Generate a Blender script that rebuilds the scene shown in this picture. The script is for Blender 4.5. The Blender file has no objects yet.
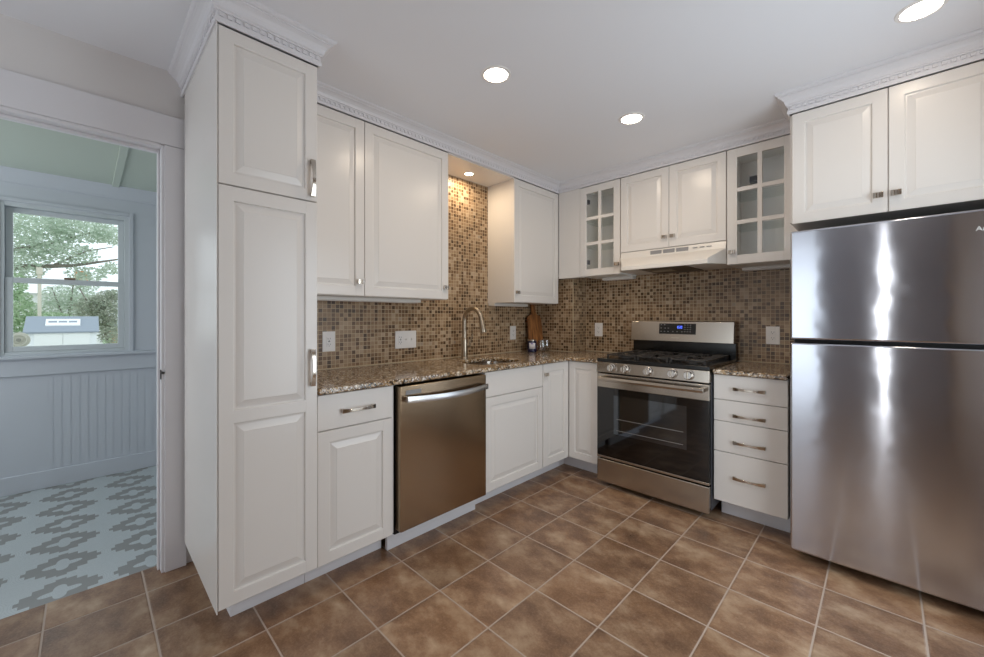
import bpy, bmesh, math, random
from mathutils import Vector, Matrix
from math import sin, cos, pi, radians

random.seed(7)
SC = bpy.context.scene
COL = SC.collection

# ------------------------------------------------------------------ camera
cam_d = bpy.data.cameras.new('camera')
cam = bpy.data.objects.new('camera', cam_d)
COL.objects.link(cam)
cam.location = (2.4059, -3.3066, 1.2296)
cam.rotation_euler = (pi / 2, 0, 0.7759)
cam_d.sensor_width = 36.0
cam_d.lens = 398.43 / 984 * 36.0
cam_d.shift_y = -(328.5 - 316.93) / 984
cam_d.clip_start = 0.05
cam_d.clip_end = 200
SC.camera = cam

# ------------------------------------------------------------------ world, exposure, added area lights
SC.view_settings.view_transform = 'Standard'
SC.view_settings.look = 'None'
SC.view_settings.gamma = 1.0
SC.view_settings.use_curve_mapping = False
SC.view_settings.exposure = -0.15
try:
    SC.cycles.use_denoising = True
    SC.cycles.max_bounces = 10
    SC.cycles.diffuse_bounces = 5
    SC.cycles.glossy_bounces = 5
    SC.cycles.transparent_max_bounces = 12
    SC.cycles.sample_clamp_indirect = 6.0
except Exception:
    pass

world = bpy.data.worlds.new('world')
SC.world = world
world.use_nodes = True
bg = world.node_tree.nodes['Background']
bg.inputs['Color'].default_value = (0.90, 0.95, 1.0, 1)      # bright overcast sky
bg.inputs['Strength'].default_value = 1.8


def area_light(name, loc, rot, sx, sy, power, color, shape='RECTANGLE', parent=None, spread=None):
    d = bpy.data.lights.new(name, 'AREA')
    d.shape = shape
    d.size = sx
    if shape in ('RECTANGLE', 'ELLIPSE'):
        d.size_y = sy
    d.energy = power
    d.color = color
    if spread:
        d.spread = spread
    o = bpy.data.objects.new(name, d)
    COL.objects.link(o)
    o.location = loc
    o.rotation_euler = rot
    if parent:
        o.parent = parent
    return o


# unseen area lights, added in place of daylight in kitchen and sunroom
area_light('added_rear_light', (1.05, -5.12, 1.15), (radians(90), 0, 0), 1.50, 2.00, 6.2, (0.70, 0.87, 1.0))  # unseen, added for soft cool light from behind the camera
area_light('added_right_light', (2.93, -1.60, 1.15), (radians(90), 0, radians(90)), 1.20, 1.60, 19, (0.78, 0.91, 1.0))  # unseen, added to light the cabinet fronts from the right
area_light('added_fridge_streak_light', (2.405, -5.12, 1.15), (radians(90), 0, 0), 0.028, 1.95, 2.8, (1.0, 0.99, 0.97))  # unseen strip, added to make the bright streak on the refrigerator
area_light('added_sunroom_light', (-1.02, -4.87, 1.45), (radians(90), 0, 0), 1.2, 1.3, 10.2, (0.90, 0.97, 1.0))  # unseen, added to brighten the sunroom from its left end

# ------------------------------------------------------------------ materials


def lin(c):
    if isinstance(c, str):
        c = c.lstrip('#')
        c = [int(c[i:i + 2], 16) / 255 for i in (0, 2, 4)]
    return tuple(((v + 0.055) / 1.055) ** 2.4 if v > 0.04045 else v / 12.92 for v in c) + (1.0,)


class NT:
    def __init__(self, name):
        self.m = bpy.data.materials.new(name)
        self.m.use_nodes = True
        self.t = self.m.node_tree
        self.p = self.t.nodes['Principled BSDF']
        self.out = self.t.nodes['Material Output']

    def n(self, typ, **kw):
        nd = self.t.nodes.new(typ)
        for k, v in kw.items():
            setattr(nd, k, v)
        return nd

    def l(self, a, b):
        self.t.links.new(a, b)

    def math(self, op, a, b=None, c=None):
        nd = self.n('ShaderNodeMath', operation=op)
        for i, v in enumerate((a, b, c)):
            if v is None:
                continue
            if isinstance(v, (int, float)):
                nd.inputs[i].default_value = v
            else:
                self.l(v, nd.inputs[i])
        return nd.outputs[0]

    def ramp(self, fac, stops, interp='LINEAR'):
        nd = self.n('ShaderNodeValToRGB')
        nd.color_ramp.interpolation = interp
        el = nd.color_ramp.elements
        while len(el) > len(stops):
            el.remove(el[-1])
        while len(el) < len(stops):
            el.new(0.5)
        for e, (pos, c) in zip(el, stops):
            e.position = pos
            e.color = lin(c) if not (isinstance(c, tuple) and len(c) == 4) else c
        self.l(fac, nd.inputs[0])
        return nd.outputs[0]

    def mix(self, fac, a, b):
        nd = self.n('ShaderNodeMix', data_type='RGBA')
        for v, s in ((fac, 0), (a, 6), (b, 7)):
            if isinstance(v, (int, float)):
                nd.inputs[s].default_value = v
            elif isinstance(v, (str, tuple)):
                nd.inputs[s].default_value = lin(v) if isinstance(v, str) else v
            else:
                self.l(v, nd.inputs[s])
        return nd.outputs[2]

    def coords(self):
        tc = self.n('ShaderNodeTexCoord')
        sp = self.n('ShaderNodeSeparateXYZ')
        self.l(tc.outputs['Object'], sp.inputs[0])
        return tc.outputs['Object'], sp.outputs

    def noise(self, vec, scale, detail=3, rough=0.5):
        nd = self.n('ShaderNodeTexNoise')
        nd.inputs['Scale'].default_value = scale
        nd.inputs['Detail'].default_value = detail
        nd.inputs['Roughness'].default_value = rough
        if vec is not None:
            self.l(vec, nd.inputs['Vector'])
        return nd.outputs['Fac']

    def bump(self, h, strength=0.3, dist=0.002):
        nd = self.n('ShaderNodeBump')
        nd.inputs['Strength'].default_value = strength
        nd.inputs['Distance'].default_value = dist
        self.l(h, nd.inputs['Height'])
        self.l(nd.outputs[0], self.p.inputs['Normal'])
        return nd


def plain(name, color, rough=0.5, metal=0.0, noise=0.0, nscale=40.0, coat=0.0, spec=None):
    k = NT(name)
    k.p.inputs['Base Color'].default_value = lin(color)
    k.p.inputs['Roughness'].default_value = rough
    k.p.inputs['Metallic'].default_value = metal
    if coat:
        k.p.inputs['Coat Weight'].default_value = coat
    if spec is not None:
        k.p.inputs['Specular IOR Level'].default_value = spec
    if noise:
        v, _ = k.coords()
        k.bump(k.noise(v, nscale, 3), noise, 0.002)
    return k.m


def emitter(name, color, strength):
    k = NT(name)
    k.p.inputs['Base Color'].default_value = lin(color)
    k.p.inputs['Emission Color'].default_value = lin(color)
    k.p.inputs['Emission Strength'].default_value = strength
    return k.m


def clear_glass(name, tint='#ffffff', refl=0.07, rough=0.0, tintfac=1.0):
    k = NT(name)
    tr = k.n('ShaderNodeBsdfTransparent')
    tr.inputs[0].default_value = lin(tint)
    gl = k.n('ShaderNodeBsdfGlossy')
    gl.inputs['Roughness'].default_value = rough
    lw = k.n('ShaderNodeLayerWeight')
    lw.inputs['Blend'].default_value = 0.25
    f = k.math('MULTIPLY_ADD', lw.outputs['Fresnel'], 0.3, refl)
    mx = k.n('ShaderNodeMixShader')
    k.l(f, mx.inputs[0])
    k.l(tr.outputs[0], mx.inputs[1])
    k.l(gl.outputs[0], mx.inputs[2])
    k.l(mx.outputs[0], k.out.inputs[0])
    return k.m


def steel(name, color='#b9b5b0', rough=0.24, aniso=0.0, rot=0.0, wave=0.0, streak=0.04):
    k = NT(name)
    v, s = k.coords()
    mp = k.n('ShaderNodeMapping')
    mp.inputs['Scale'].default_value = (2.0, 2.0, 260.0)
    k.l(v, mp.inputs[0])
    fine = k.noise(mp.outputs[0], 3.0, 4)
    k.p.inputs['Base Color'].default_value = lin(color)
    k.p.inputs['Metallic'].default_value = 1.0
    k.l(k.math('MULTIPLY_ADD', fine, streak, rough - streak / 2), k.p.inputs['Roughness'])
    k.p.inputs['Anisotropic'].default_value = aniso
    if aniso:
        tg = k.n('ShaderNodeTangent', direction_type='RADIAL', axis='Z')
        k.l(tg.outputs[0], k.p.inputs['Tangent'])
        k.p.inputs['Anisotropic Rotation'].default_value = rot
    if wave:
        k.bump(k.noise(v, 5.0, 2), wave, 0.01)
    return k.m


def mosaic(name, ax, bx, pitch=0.0262, rough=0.30):
    k = NT(name)
    k.p.inputs['Specular IOR Level'].default_value = 0.32
    v, s = k.coords()
    a = k.math('MULTIPLY_ADD', s[ax], 1 / pitch, 200.25)
    b = k.math('MULTIPLY_ADD', s[bx], 1 / pitch, 0.13)
    fa, fb = k.math('FLOOR', a), k.math('FLOOR', b)
    cb = k.n('ShaderNodeCombineXYZ')
    k.l(fa, cb.inputs[0])
    k.l(fb, cb.inputs[1])
    wn = k.n('ShaderNodeTexWhiteNoise', noise_dimensions='3D')
    k.l(cb.outputs[0], wn.inputs['Vector'])
    big = k.noise(cb.outputs[0], 0.11, 2)
    val = k.math('MULTIPLY_ADD', big, 0.55, k.math('MULTIPLY_ADD', wn.outputs['Value'], 0.8, -0.2))
    tile = k.ramp(val, [(0.0, '#3a2718'), (0.22, '#5e4329'), (0.38, '#806246'), (0.55, '#947758'),
                        (0.74, '#a88c6e'), (0.9, '#bea78d'), (1.0, '#998d80')])
    small = k.noise(v, 160, 3)
    tile = k.mix(k.math('MULTIPLY', small, 0.35), tile, '#6a5038')
    da = k.math('ABSOLUTE', k.math('SUBTRACT', k.math('FRACT', a), 0.5))
    db = k.math('ABSOLUTE', k.math('SUBTRACT', k.math('FRACT', b), 0.5))
    m = k.math('MAXIMUM', da, db)
    g = k.math('GREATER_THAN', m, 0.443)
    k.l(k.mix(g, tile, '#c6b294'), k.p.inputs['Base Color'])
    k.l(k.math('MULTIPLY_ADD', g, 0.5, rough), k.p.inputs['Roughness'])
    mr = k.n('ShaderNodeMapRange')
    k.l(m, mr.inputs[0])
    mr.inputs[1].default_value = 0.38
    mr.inputs[2].default_value = 0.46
    mr.inputs[3].default_value = 1.0
    mr.inputs[4].default_value = 0.0
    h = k.math('ADD', mr.outputs[0], k.math('MULTIPLY', wn.outputs['Value'], 0.25))
    k.bump(h, 0.25, 0.0012)
    return k.m


def granite_mat():
    k = NT('speckled_granite')
    v, s = k.coords()
    v1 = k.n('ShaderNodeTexVoronoi')
    v1.inputs['Scale'].default_value = 150
    k.l(v, v1.inputs['Vector'])
    sp = k.n('ShaderNodeSeparateColor')
    k.l(v1.outputs['Color'], sp.inputs[0])
    c1 = k.ramp(sp.outputs[0], [(0.0, '#15110f'), (0.24, '#4b3828'), (0.36, '#7d5f40'), (0.52, '#a07f57'),
                                (0.70, '#bc9e74'), (0.84, '#f0e8da')], 'CONSTANT')
    v2 = k.n('ShaderNodeTexVoronoi')
    v2.inputs['Scale'].default_value = 60
    k.l(v, v2.inputs['Vector'])
    sp2 = k.n('ShaderNodeSeparateColor')
    k.l(v2.outputs['Color'], sp2.inputs[0])
    c2 = k.ramp(sp2.outputs[1], [(0.0, '#1b1613'), (0.22, '#80654a'), (0.5, '#a98e6c'), (0.80, '#eadfcd')], 'CONSTANT')
    col = k.mix(k.math('MULTIPLY', k.noise(v, 45, 3), 0.8), c1, c2)
    k.l(col, k.p.inputs['Base Color'])
    k.p.inputs['Roughness'].default_value = 0.13
    return k.m


def floor_tile_mat():
    k = NT('brown_ceramic_tile')
    v, s = k.coords()
    P = 0.308
    a = k.math('MULTIPLY_ADD', s[0], 1 / P, -0.984 / P + 40)
    b = k.math('MULTIPLY_ADD', s[1], 1 / P, 2.193 / P + 40)
    fa, fb = k.math('FLOOR', a), k.math('FLOOR', b)
    cb = k.n('ShaderNodeCombineXYZ')
    k.l(fa, cb.inputs[0])
    k.l(fb, cb.inputs[1])
    wn = k.n('ShaderNodeTexWhiteNoise', noise_dimensions='3D')
    k.l(cb.outputs[0], wn.inputs['Vector'])
    # every tile reads another place of the cloud pattern
    va = k.n('ShaderNodeVectorMath', operation='MULTIPLY_ADD')
    k.l(wn.outputs['Color'], va.inputs[0])
    va.inputs[1].default_value = (9, 9, 9)
    k.l(v, va.inputs[2])
    mp = k.n('ShaderNodeMapping')
    mp.inputs['Rotation'].default_value = (0, 0, 0.6)
    mp.inputs['Scale'].default_value = (1.0, 1.35, 1.0)
    k.l(va.outputs[0], mp.inputs[0])
    cloud = k.noise(mp.outputs[0], 5.5, 6, 0.62)
    c = k.ramp(cloud, [(0.22, '#4f3829'), (0.42, '#735540'), (0.52, '#8a6b52'), (0.62, '#a1866c'), (0.80, '#c2ab92')])
    rust = k.noise(mp.outputs[0], 3.0, 3)
    rf = k.ramp(rust, [(0.45, (0, 0, 0, 1)), (0.7, (1, 1, 1, 1))])
    c = k.mix(k.math('MULTIPLY', rf, 0.34), c, '#86603f')
    hs = k.n('ShaderNodeHueSaturation')
    k.l(k.math('MULTIPLY_ADD', wn.outputs['Value'], 0.28, 0.95), hs.inputs['Value'])
    k.l(c, hs.inputs['Color'])
    veins = k.noise(mp.outputs[0], 26, 6, 0.7)
    c2 = k.mix(k.ramp(k.noise(v, 110, 5, 0.75), [(0.45, (0, 0, 0, 1)), (0.75, (0.28, 0.28, 0.28, 1))]), k.mix(k.math('MULTIPLY', k.math('GREATER_THAN', veins, 0.62), 0.14), hs.outputs[0], '#b7a28a'), '#c0a58a')
    da = k.math('ABSOLUTE', k.math('SUBTRACT', k.math('FRACT', a), 0.5))
    db = k.math('ABSOLUTE', k.math('SUBTRACT', k.math('FRACT', b), 0.5))
    m = k.math('MAXIMUM', da, db)
    g = k.math('GREATER_THAN', m, 0.4898)
    k.l(k.mix(g, c2, '#b3a193'), k.p.inputs['Base Color'])
    k.l(k.math('ADD', k.math('MULTIPLY_ADD', g, 0.4, 0.20), k.math('MULTIPLY', cloud, 0.28)), k.p.inputs['Roughness'])
    mr = k.n('ShaderNodeMapRange')
    k.l(m, mr.inputs[0])
    mr.inputs[1].default_value = 0.478
    mr.inputs[2].default_value = 0.492
    mr.inputs[3].default_value = 1.0
    mr.inputs[4].default_value = 0.0
    k.bump(k.math('ADD', mr.outputs[0], k.math('MULTIPLY', cloud, 0.5)), 0.45, 0.003)
    return k.m


def vinyl_mat():
    k = NT('patterned_vinyl')
    v, s = k.coords()
    PX, PY = 0.278, 0.312
    a = k.math('SUBTRACT', k.math('FRACT', k.math('MULTIPLY_ADD', s[0], 1 / PX, 0.505 / PX + 40.5)), 0.5)
    b = k.math('SUBTRACT', k.math('FRACT', k.math('MULTIPLY_ADD', s[1], 1 / PY, 3.388 / PY + 40.5)), 0.5)
    aa, bb = k.math('ABSOLUTE', a), k.math('ABSOLUTE', b)
    qa = k.math('DIVIDE', k.math('ROUND', k.math('MULTIPLY', aa, 9)), 9)
    qb = k.math('DIVIDE', k.math('ROUND', k.math('MULTIPLY', bb, 9)), 9)
    d = k.math('ADD', qa, qb)
    dark = k.math('MULTIPLY', k.math('LESS_THAN', d, 0.50), k.math('LESS_THAN', k.math('MAXIMUM', aa, bb), 0.44))
    r = k.math('SQRT', k.math('ADD', k.math('MULTIPLY', a, a), k.math('MULTIPLY', b, b)))
    th = k.math('ARCTAN2', b, a)
    pet = k.math('MULTIPLY_ADD', k.math('COSINE', k.math('MULTIPLY', th, 4)), 0.055, 0.165)
    flower = k.math('LESS_THAN', r, pet)
    dark = k.math('MULTIPLY', dark, k.math('SUBTRACT', 1.0, flower))
    fine = k.noise(v, 180, 2)
    wv = k.math('GREATER_THAN', k.math('SINE', k.math('MULTIPLY', k.math('ADD', r, k.math('MULTIPLY', fine, 0.03)), 230)), 0.45)
    light = k.mix(k.math('MULTIPLY', wv, 0.35), '#bfc6c8', '#a4acb0')
    grey = k.mix(k.math('MULTIPLY', fine, 0.4), '#8d8e8c', '#9fa09e')
    k.l(k.mix(dark, light, grey), k.p.inputs['Base Color'])
    k.p.inputs['Roughness'].default_value = 0.4
    return k.m


def wood_mat(name, c1, c2, axis_scale, rough=0.45, scale=6):
    k = NT(name)
    v, s = k.coords()
    mp = k.n('ShaderNodeMapping')
    mp.inputs['Scale'].default_value = axis_scale
    k.l(v, mp.inputs[0])
    f = k.noise(mp.outputs[0], scale, 5, 0.6)
    k.l(k.ramp(f, [(0.3, c1), (0.7, c2)]), k.p.inputs['Base Color'])
    k.p.inputs['Roughness'].default_value = rough
    return k.m


def leaf_mat(name, c1, c2, c3):
    k = NT(name)
    g = k.n('ShaderNodeNewGeometry')
    k.l(k.ramp(g.outputs['Random Per Island'], [(0.0, c1), (0.5, c2), (1.0, c3)]), k.p.inputs['Base Color'])
    k.p.inputs['Roughness'].default_value = 0.6
    tl = k.n('ShaderNodeBsdfTranslucent')
    tl.inputs[0].default_value = lin(c3)
    mx = k.n('ShaderNodeMixShader')
    mx.inputs[0].default_value = 0.35
    k.l(k.p.outputs[0], mx.inputs[1])
    k.l(tl.outputs[0], mx.inputs[2])
    k.l(mx.outputs[0], k.out.inputs[0])
    return k.m


M = {}
M['cab'] = plain('white_lacquer', '#e2ddd8', 0.27)
M['cab_lifted'] = plain('brightened_cabinet_white', '#f7f6f3', 0.4)  # cabinet white brightened in the colour to offset dim glass-cabinet interiors
M['trim'] = plain('white_trim_paint', '#dfdde0', 0.42)
M['ceiling'] = plain('ceiling_paint', '#e9e9ed', 0.85, noise=0.05, nscale=60)
M['wall'] = plain('beige_wall_paint', '#dcd8d6', 0.75, noise=0.05, nscale=80)
M['rear'] = plain('dim_grey_wall', '#bfc1c8', 0.8, noise=0.05)
M['wood_wall'] = wood_mat('brown_wood_panel', '#8a7058', '#aa8c6c', (1, 6, 0.6), 0.5, 5)
M['mos_yz'] = mosaic('mosaic_glass_tile', 1, 2)
M['mos_xz'] = mosaic('mosaic_glass_tile_rear', 0, 2)
M['granite'] = granite_mat()
M['tile'] = floor_tile_mat()
M['vinyl'] = vinyl_mat()
M['steel'] = steel('brushed_steel', '#b6ada2', 0.22)
M['knobsteel'] = plain('bright_satin_steel', '#dedbd8', 0.25, 1.0)
M['fridge'] = steel('fridge_steel', '#c8cad2', 0.14, aniso=1.0, rot=0.25, wave=0.10, streak=0.02)
M['dw'] = steel('dishwasher_steel', '#a58f75', 0.24)
M['chrome'] = plain('polished_nickel', '#c9c0b4', 0.16, 1.0)
M['nickel'] = plain('brushed_nickel', '#b5a896', 0.28, 1.0)
M['black'] = plain('black_enamel', '#0b0a09', 0.18)
M['iron'] = plain('cast_iron', '#332f2c', 0.34, noise=0.3, nscale=300)
M['dark'] = plain('dark_gap', '#14110f', 0.7)
M['charcoal'] = plain('charcoal_textured_case', '#54545a', 0.5, noise=0.2, nscale=200)
M['ovenglass'] = plain('black_oven_glass', '#070606', 0.04, coat=0.6)
M['plastic'] = plain('white_plastic', '#e9e4e0', 0.35)
M['hood'] = plain('white_enamel', '#e6e0d8', 0.3)
M['ventgrey'] = plain('grey_vent', '#8e8c8c', 0.6)
M['slot'] = plain('slot_dark', '#3b3735', 0.6)
M['lens'] = emitter('lamp_lens', '#fff3e2', 14)
M['lightbar'] = plain('light_bar_white', '#dcd8d2', 0.4)
M['display'] = emitter('display_blue', '#5a78ff', 1.6)
M['legend'] = plain('control_legend', '#8d8a88', 0.5)
M['glass'] = clear_glass('cabinet_glass', '#ffffff', 0.02)
M['shelfglass'] = clear_glass('shelf_glass', '#f9fcfb', 0.06)
M['winglass'] = clear_glass('window_glass', '#f7fbfb', 0.01)
M['ovenwin'] = plain('oven_window', '#6a7076', 0.05, 1.0)
M['sunwall'] = plain('sunroom_paint', '#d0d5dd', 0.6)
M['sunceil'] = plain('sunroom_ceiling_green', '#c6cfc4', 0.7)
M['sash'] = plain('window_vinyl', '#d2d8dc', 0.4)
M['wood'] = wood_mat('acacia_wood', '#4e2710', '#b87c48', (18, 18, 0.5), 0.45, 3)
M['navy'] = plain('navy_glaze', '#1d1b3f', 0.2)
M['label'] = plain('paper_label', '#e6e1e4', 0.6)
M['violet'] = plain('violet_print', '#6a4fa0', 0.6)
M['winegl'] = clear_glass('tumbler_glass', '#fbfcfb', 0.10)
M['shedwall'] = plain('shed_white', '#eceff2', 0.6)
M['shedroof'] = plain('shed_roof_grey', '#929ba6', 0.8, noise=0.3, nscale=30)
M['coil'] = plain('coil_grey', '#b0aea2', 0.6)
M['coil2'] = plain('coil_dark', '#7d7c74', 0.6)
M['bark'] = wood_mat('bark', '#777069', '#9a938a', (4, 4, 1), 0.9, 8)
M['leafA'] = leaf_mat('leaf_pale', '#9db39d', '#bccbb8', '#dbe3d6')
M['leafB'] = leaf_mat('leaf_green', '#86a87e', '#a8c29a', '#ccdbbf')
M['leafC'] = leaf_mat('leaf_dull', '#8c9c8a', '#aeb8a6', '#cfd0c2')
M['lawn'] = plain('lawn_green', '#a3a592', 0.9, noise=0.4, nscale=20)
M['brick'] = plain('orange_brick', '#c98a5c', 0.8)
M['housewall'] = plain('house_white', '#eef0f0', 0.7)
M['postbeige'] = plain('post_beige', '#cfc9b8', 0.7)
M['fl'] = plain('filter_brown', '#4f3c28', 0.35, 0.7)

# ------------------------------------------------------------------ mesh building
ORIG = {}


class MB:
    def __init__(self):
        self.v, self.f, self.mi = [], [], []
        self.cur = 0

    def face(self, pts):
        i = len(self.v)
        self.v += [tuple(p) for p in pts]
        self.f.append(list(range(i, i + len(pts))))
        self.mi.append(self.cur)
        return self

    def box(self, x0, x1, y0, y1, z0, z1):
        x0, x1 = min(x0, x1), max(x0, x1)
        y0, y1 = min(y0, y1), max(y0, y1)
        z0, z1 = min(z0, z1), max(z0, z1)
        i = len(self.v)
        self.v += [(x0, y0, z0), (x1, y0, z0), (x1, y1, z0), (x0, y1, z0), (x0, y0, z1), (x1, y0, z1), (x1, y1, z1), (x0, y1, z1)]
        for q in ((0, 3, 2, 1), (4, 5, 6, 7), (0, 1, 5, 4), (1, 2, 6, 5), (2, 3, 7, 6), (3, 0, 4, 7)):
            self.f.append([i + k for k in q])
            self.mi.append(self.cur)
        return self

    def mbox(self, m, u0, u1, v0, v1, w0, w1):
        """box in a mapped (u, v, w) frame"""
        a, b = m(u0, v0, w0), m(u1, v1, w1)
        return self.box(a[0], b[0], a[1], b[1], a[2], b[2])

    def prism(self, poly, fn, t0, t1):
        """poly = [(a, b)], extruded from t0 to t1 through fn(a, b, t)"""
        n = len(poly)
        i = len(self.v)
        self.v += [tuple(fn(a, b, t0)) for a, b in poly] + [tuple(fn(a, b, t1)) for a, b in poly]
        for k in range(n):
            j = (k + 1) % n
            self.f.append([i + k, i + j, i + n + j, i + n + k])
            self.mi.append(self.cur)
        self.f.append([i + k for k in range(n)][::-1])
        self.f.append([i + n + k for k in range(n)])
        self.mi += [self.cur] * 2
        return self

    def tube(self, pts, rad, n=12, cap=True, flat=None):
        pts = [Vector(p) for p in pts]
        rs = rad if isinstance(rad, (list, tuple)) else [rad] * len(pts)
        i0 = len(self.v)
        up = None
        for k, p in enumerate(pts):
            d = (pts[min(k + 1, len(pts) - 1)] - pts[max(k - 1, 0)]).normalized()
            if up is None:
                up = Vector((0, 0, 1)) if abs(d.z) < 0.9 else Vector((1, 0, 0))
            s = d.cross(up).normalized()
            up = s.cross(d).normalized()
            for q in range(n):
                a = 2 * pi * q / n
                self.v.append(tuple(p + s * cos(a) * rs[k] + up * sin(a) * rs[k]))
        for k in range(len(pts) - 1):
            for q in range(n):
                r = (q + 1) % n
                self.f.append([i0 + k * n + q, i0 + k * n + r, i0 + (k + 1) * n + r, i0 + (k + 1) * n + q])
                self.mi.append(self.cur)
        if cap:
            self.f.append([i0 + q for q in range(n)][::-1])
            self.f.append([i0 + (len(pts) - 1) * n + q for q in range(n)])
            self.mi += [self.cur] * 2
        return self

    def lathe(self, prof, c, n=32, axis='z'):
        """prof = [(r, h)], revolved about an axis through c"""
        i0 = len(self.v)
        for r, h in prof:
            for q in range(n):
                a = 2 * pi * q / n
                x, y = r * cos(a), r * sin(a)
                if axis == 'z':
                    p = (c[0] + x, c[1] + y, c[2] + h)
                elif axis == '-y':
                    p = (c[0] + x, c[1] - h, c[2] + y)
                else:
                    p = (c[0] + h, c[1] + x, c[2] + y)
                self.v.append(p)
        for k in range(len(prof) - 1):
            for q in range(n):
                r = (q + 1) % n
                self.f.append([i0 + k * n + q, i0 + k * n + r, i0 + (k + 1) * n + r, i0 + (k + 1) * n + q])
                self.mi.append(self.cur)
        for k, rev in ((0, True), (len(prof) - 1, False)):
            if prof[k][0] > 1e-5:
                fc = [i0 + k * n + q for q in range(n)]
                self.f.append(fc[::-1] if rev else fc)
                self.mi.append(self.cur)
        return self

    def rings(self, m, rect, steps):
        """nested rectangular loops from the rim rect inwards; steps = [(inset, w)]; the last is filled"""
        u0, u1, v0, v1 = rect
        i0 = len(self.v)
        for ins, w in steps:
            for (u, v) in ((u0 + ins, v0 + ins), (u1 - ins, v0 + ins), (u1 - ins, v1 - ins), (u0 + ins, v1 - ins)):
                self.v.append(m(u, v, w))
        for k in range(len(steps) - 1):
            for q in range(4):
                r = (q + 1) % 4
                self.f.append([i0 + k * 4 + q, i0 + k * 4 + r, i0 + k * 4 + 4 + r, i0 + k * 4 + 4 + q])
                self.mi.append(self.cur)
        b = i0 + (len(steps) - 1) * 4
        self.f.append([b, b + 1, b + 2, b + 3])
        self.mi.append(self.cur)
        return self

    def build(self, name, mat, parent=None, bevel=0.0, smooth=True, seg=2, weld=False):
        me = bpy.data.meshes.new(name)
        if parent is not None:
            o0 = ORIG[parent.name]
        elif getattr(self, 'world', False):
            o0 = (0, 0, 0)
        else:
            xs = [p[0] for p in self.v]
            ys = [p[1] for p in self.v]
            zs = [p[2] for p in self.v]
            o0 = ((min(xs) + max(xs)) / 2, (min(ys) + max(ys)) / 2, min(zs))
        me.from_pydata([(p[0] - o0[0], p[1] - o0[1], p[2] - o0[2]) for p in self.v], [], self.f)
        for k in (mat if isinstance(mat, list) else [mat]):
            me.materials.append(k)
        for p, k in zip(me.polygons, self.mi):
            p.material_index = k
            p.use_smooth = smooth
        bm = bmesh.new()
        bm.from_mesh(me)
        if weld:
            bmesh.ops.remove_doubles(bm, verts=bm.verts, dist=1e-5)
        bmesh.ops.recalc_face_normals(bm, faces=bm.faces)
        bm.to_mesh(me)
        bm.free()
        if smooth:
            me.set_sharp_from_angle(angle=radians(32))
        o = bpy.data.objects.new(name, me)
        COL.objects.link(o)
        ORIG[o.name] = o0
        if parent is not None:
            o.parent = parent
        else:
            o.location = o0
        if bevel:
            md = o.modifiers.new('edge', 'BEVEL')
            md.width = bevel
            md.segments = seg
            md.limit_method = 'ANGLE'
            md.angle_limit = radians(40)
            md.harden_normals = smooth
        return o


def tag(o, label, cat, group=None):
    o['label'] = label
    o['category'] = cat
    if group:
        o['group'] = group
    return o


def thing(name, label, cat, loc, group=None):
    o = bpy.data.objects.new(name, None)
    COL.objects.link(o)
    o.location = loc
    o.empty_display_size = 0.1
    ORIG[o.name] = tuple(loc)
    return tag(o, label, cat, group)


def struct(mb, name, mat, bevel=0.0, parent=None, smooth=True):
    mb.world = True
    o = mb.build(name, mat, parent, bevel, smooth)
    if parent is None:
        o['kind'] = 'structure'
    return o


# frames for the two cabinet runs
def FX(x, y0=0.0, z0=0.0):          # faces +x: u along +y, v up, w towards the room
    return lambda u, v, w: (x + w, y0 + u, z0 + v)


def FY(y, x0=0.0, z0=0.0):          # faces -y: u along +x, v up, w towards the room
    return lambda u, v, w: (x0 + u, y - w, z0 + v)


TH = 0.019


def panel_door(m, w, h, panels=None, st=0.052):
    """raised-panel door; origin at the lower-left of its back face"""
    mb = MB()
    if panels is None:
        panels = [(st, w - st, st, h - st)]
    g = 0.0015
    # sides and back
    mb.face([m(g, g, 0), m(w - g, g, 0), m(w - g, h - g, 0), m(g, h - g, 0)])
    i0 = len(mb.v)
    for ins, d in ((g, 0.0), (g, TH - 0.002), (g + 0.002, TH)):
        for (u, v) in ((ins, ins), (w - ins, ins), (w - ins, h - ins), (ins, h - ins)):
            mb.v.append(m(u, v, d))
    for k in range(2):
        for q in range(4):
            r = (q + 1) % 4
            mb.f.append([i0 + k * 4 + q, i0 + k * 4 + r, i0 + k * 4 + 4 + r, i0 + k * 4 + 4 + q])
            mb.mi.append(0)
    e = g + 0.002
    u0, u1 = panels[0][0], panels[0][1]
    dr = TH - 0.0007
    for a, b in ((e, u0), (u1, w - e)):
        mb.face([m(a, e, TH), m(b, e, TH), m(b, h - e, TH), m(a, h - e, TH)])
    zs = [e] + [z for p in sorted(panels, key=lambda p: p[2]) for z in (p[2], p[3])] + [h - e]
    for k in range(0, len(zs), 2):
        mb.face([m(u0, zs[k], dr), m(u1, zs[k], dr), m(u1, zs[k + 1], dr), m(u0, zs[k + 1], dr)])
        for u in (u0, u1):
            mb.face([m(u, zs[k], dr), m(u, zs[k], TH), m(u, zs[k + 1], TH), m(u, zs[k + 1], dr)])
    for p in panels:
        mb.rings(m, p, [(0.0, TH), (0.003, TH - 0.001), (0.005, TH - 0.009), (0.011, TH - 0.009),
                        (0.036, TH - 0.0025), (0.037, TH - 0.0015)])
    return mb


def slab_front(m, w, h):
    mb = MB()
    g = 0.0015
    mb.mbox(m, g, w - g, g, h - g, 0, TH)
    return mb


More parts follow.
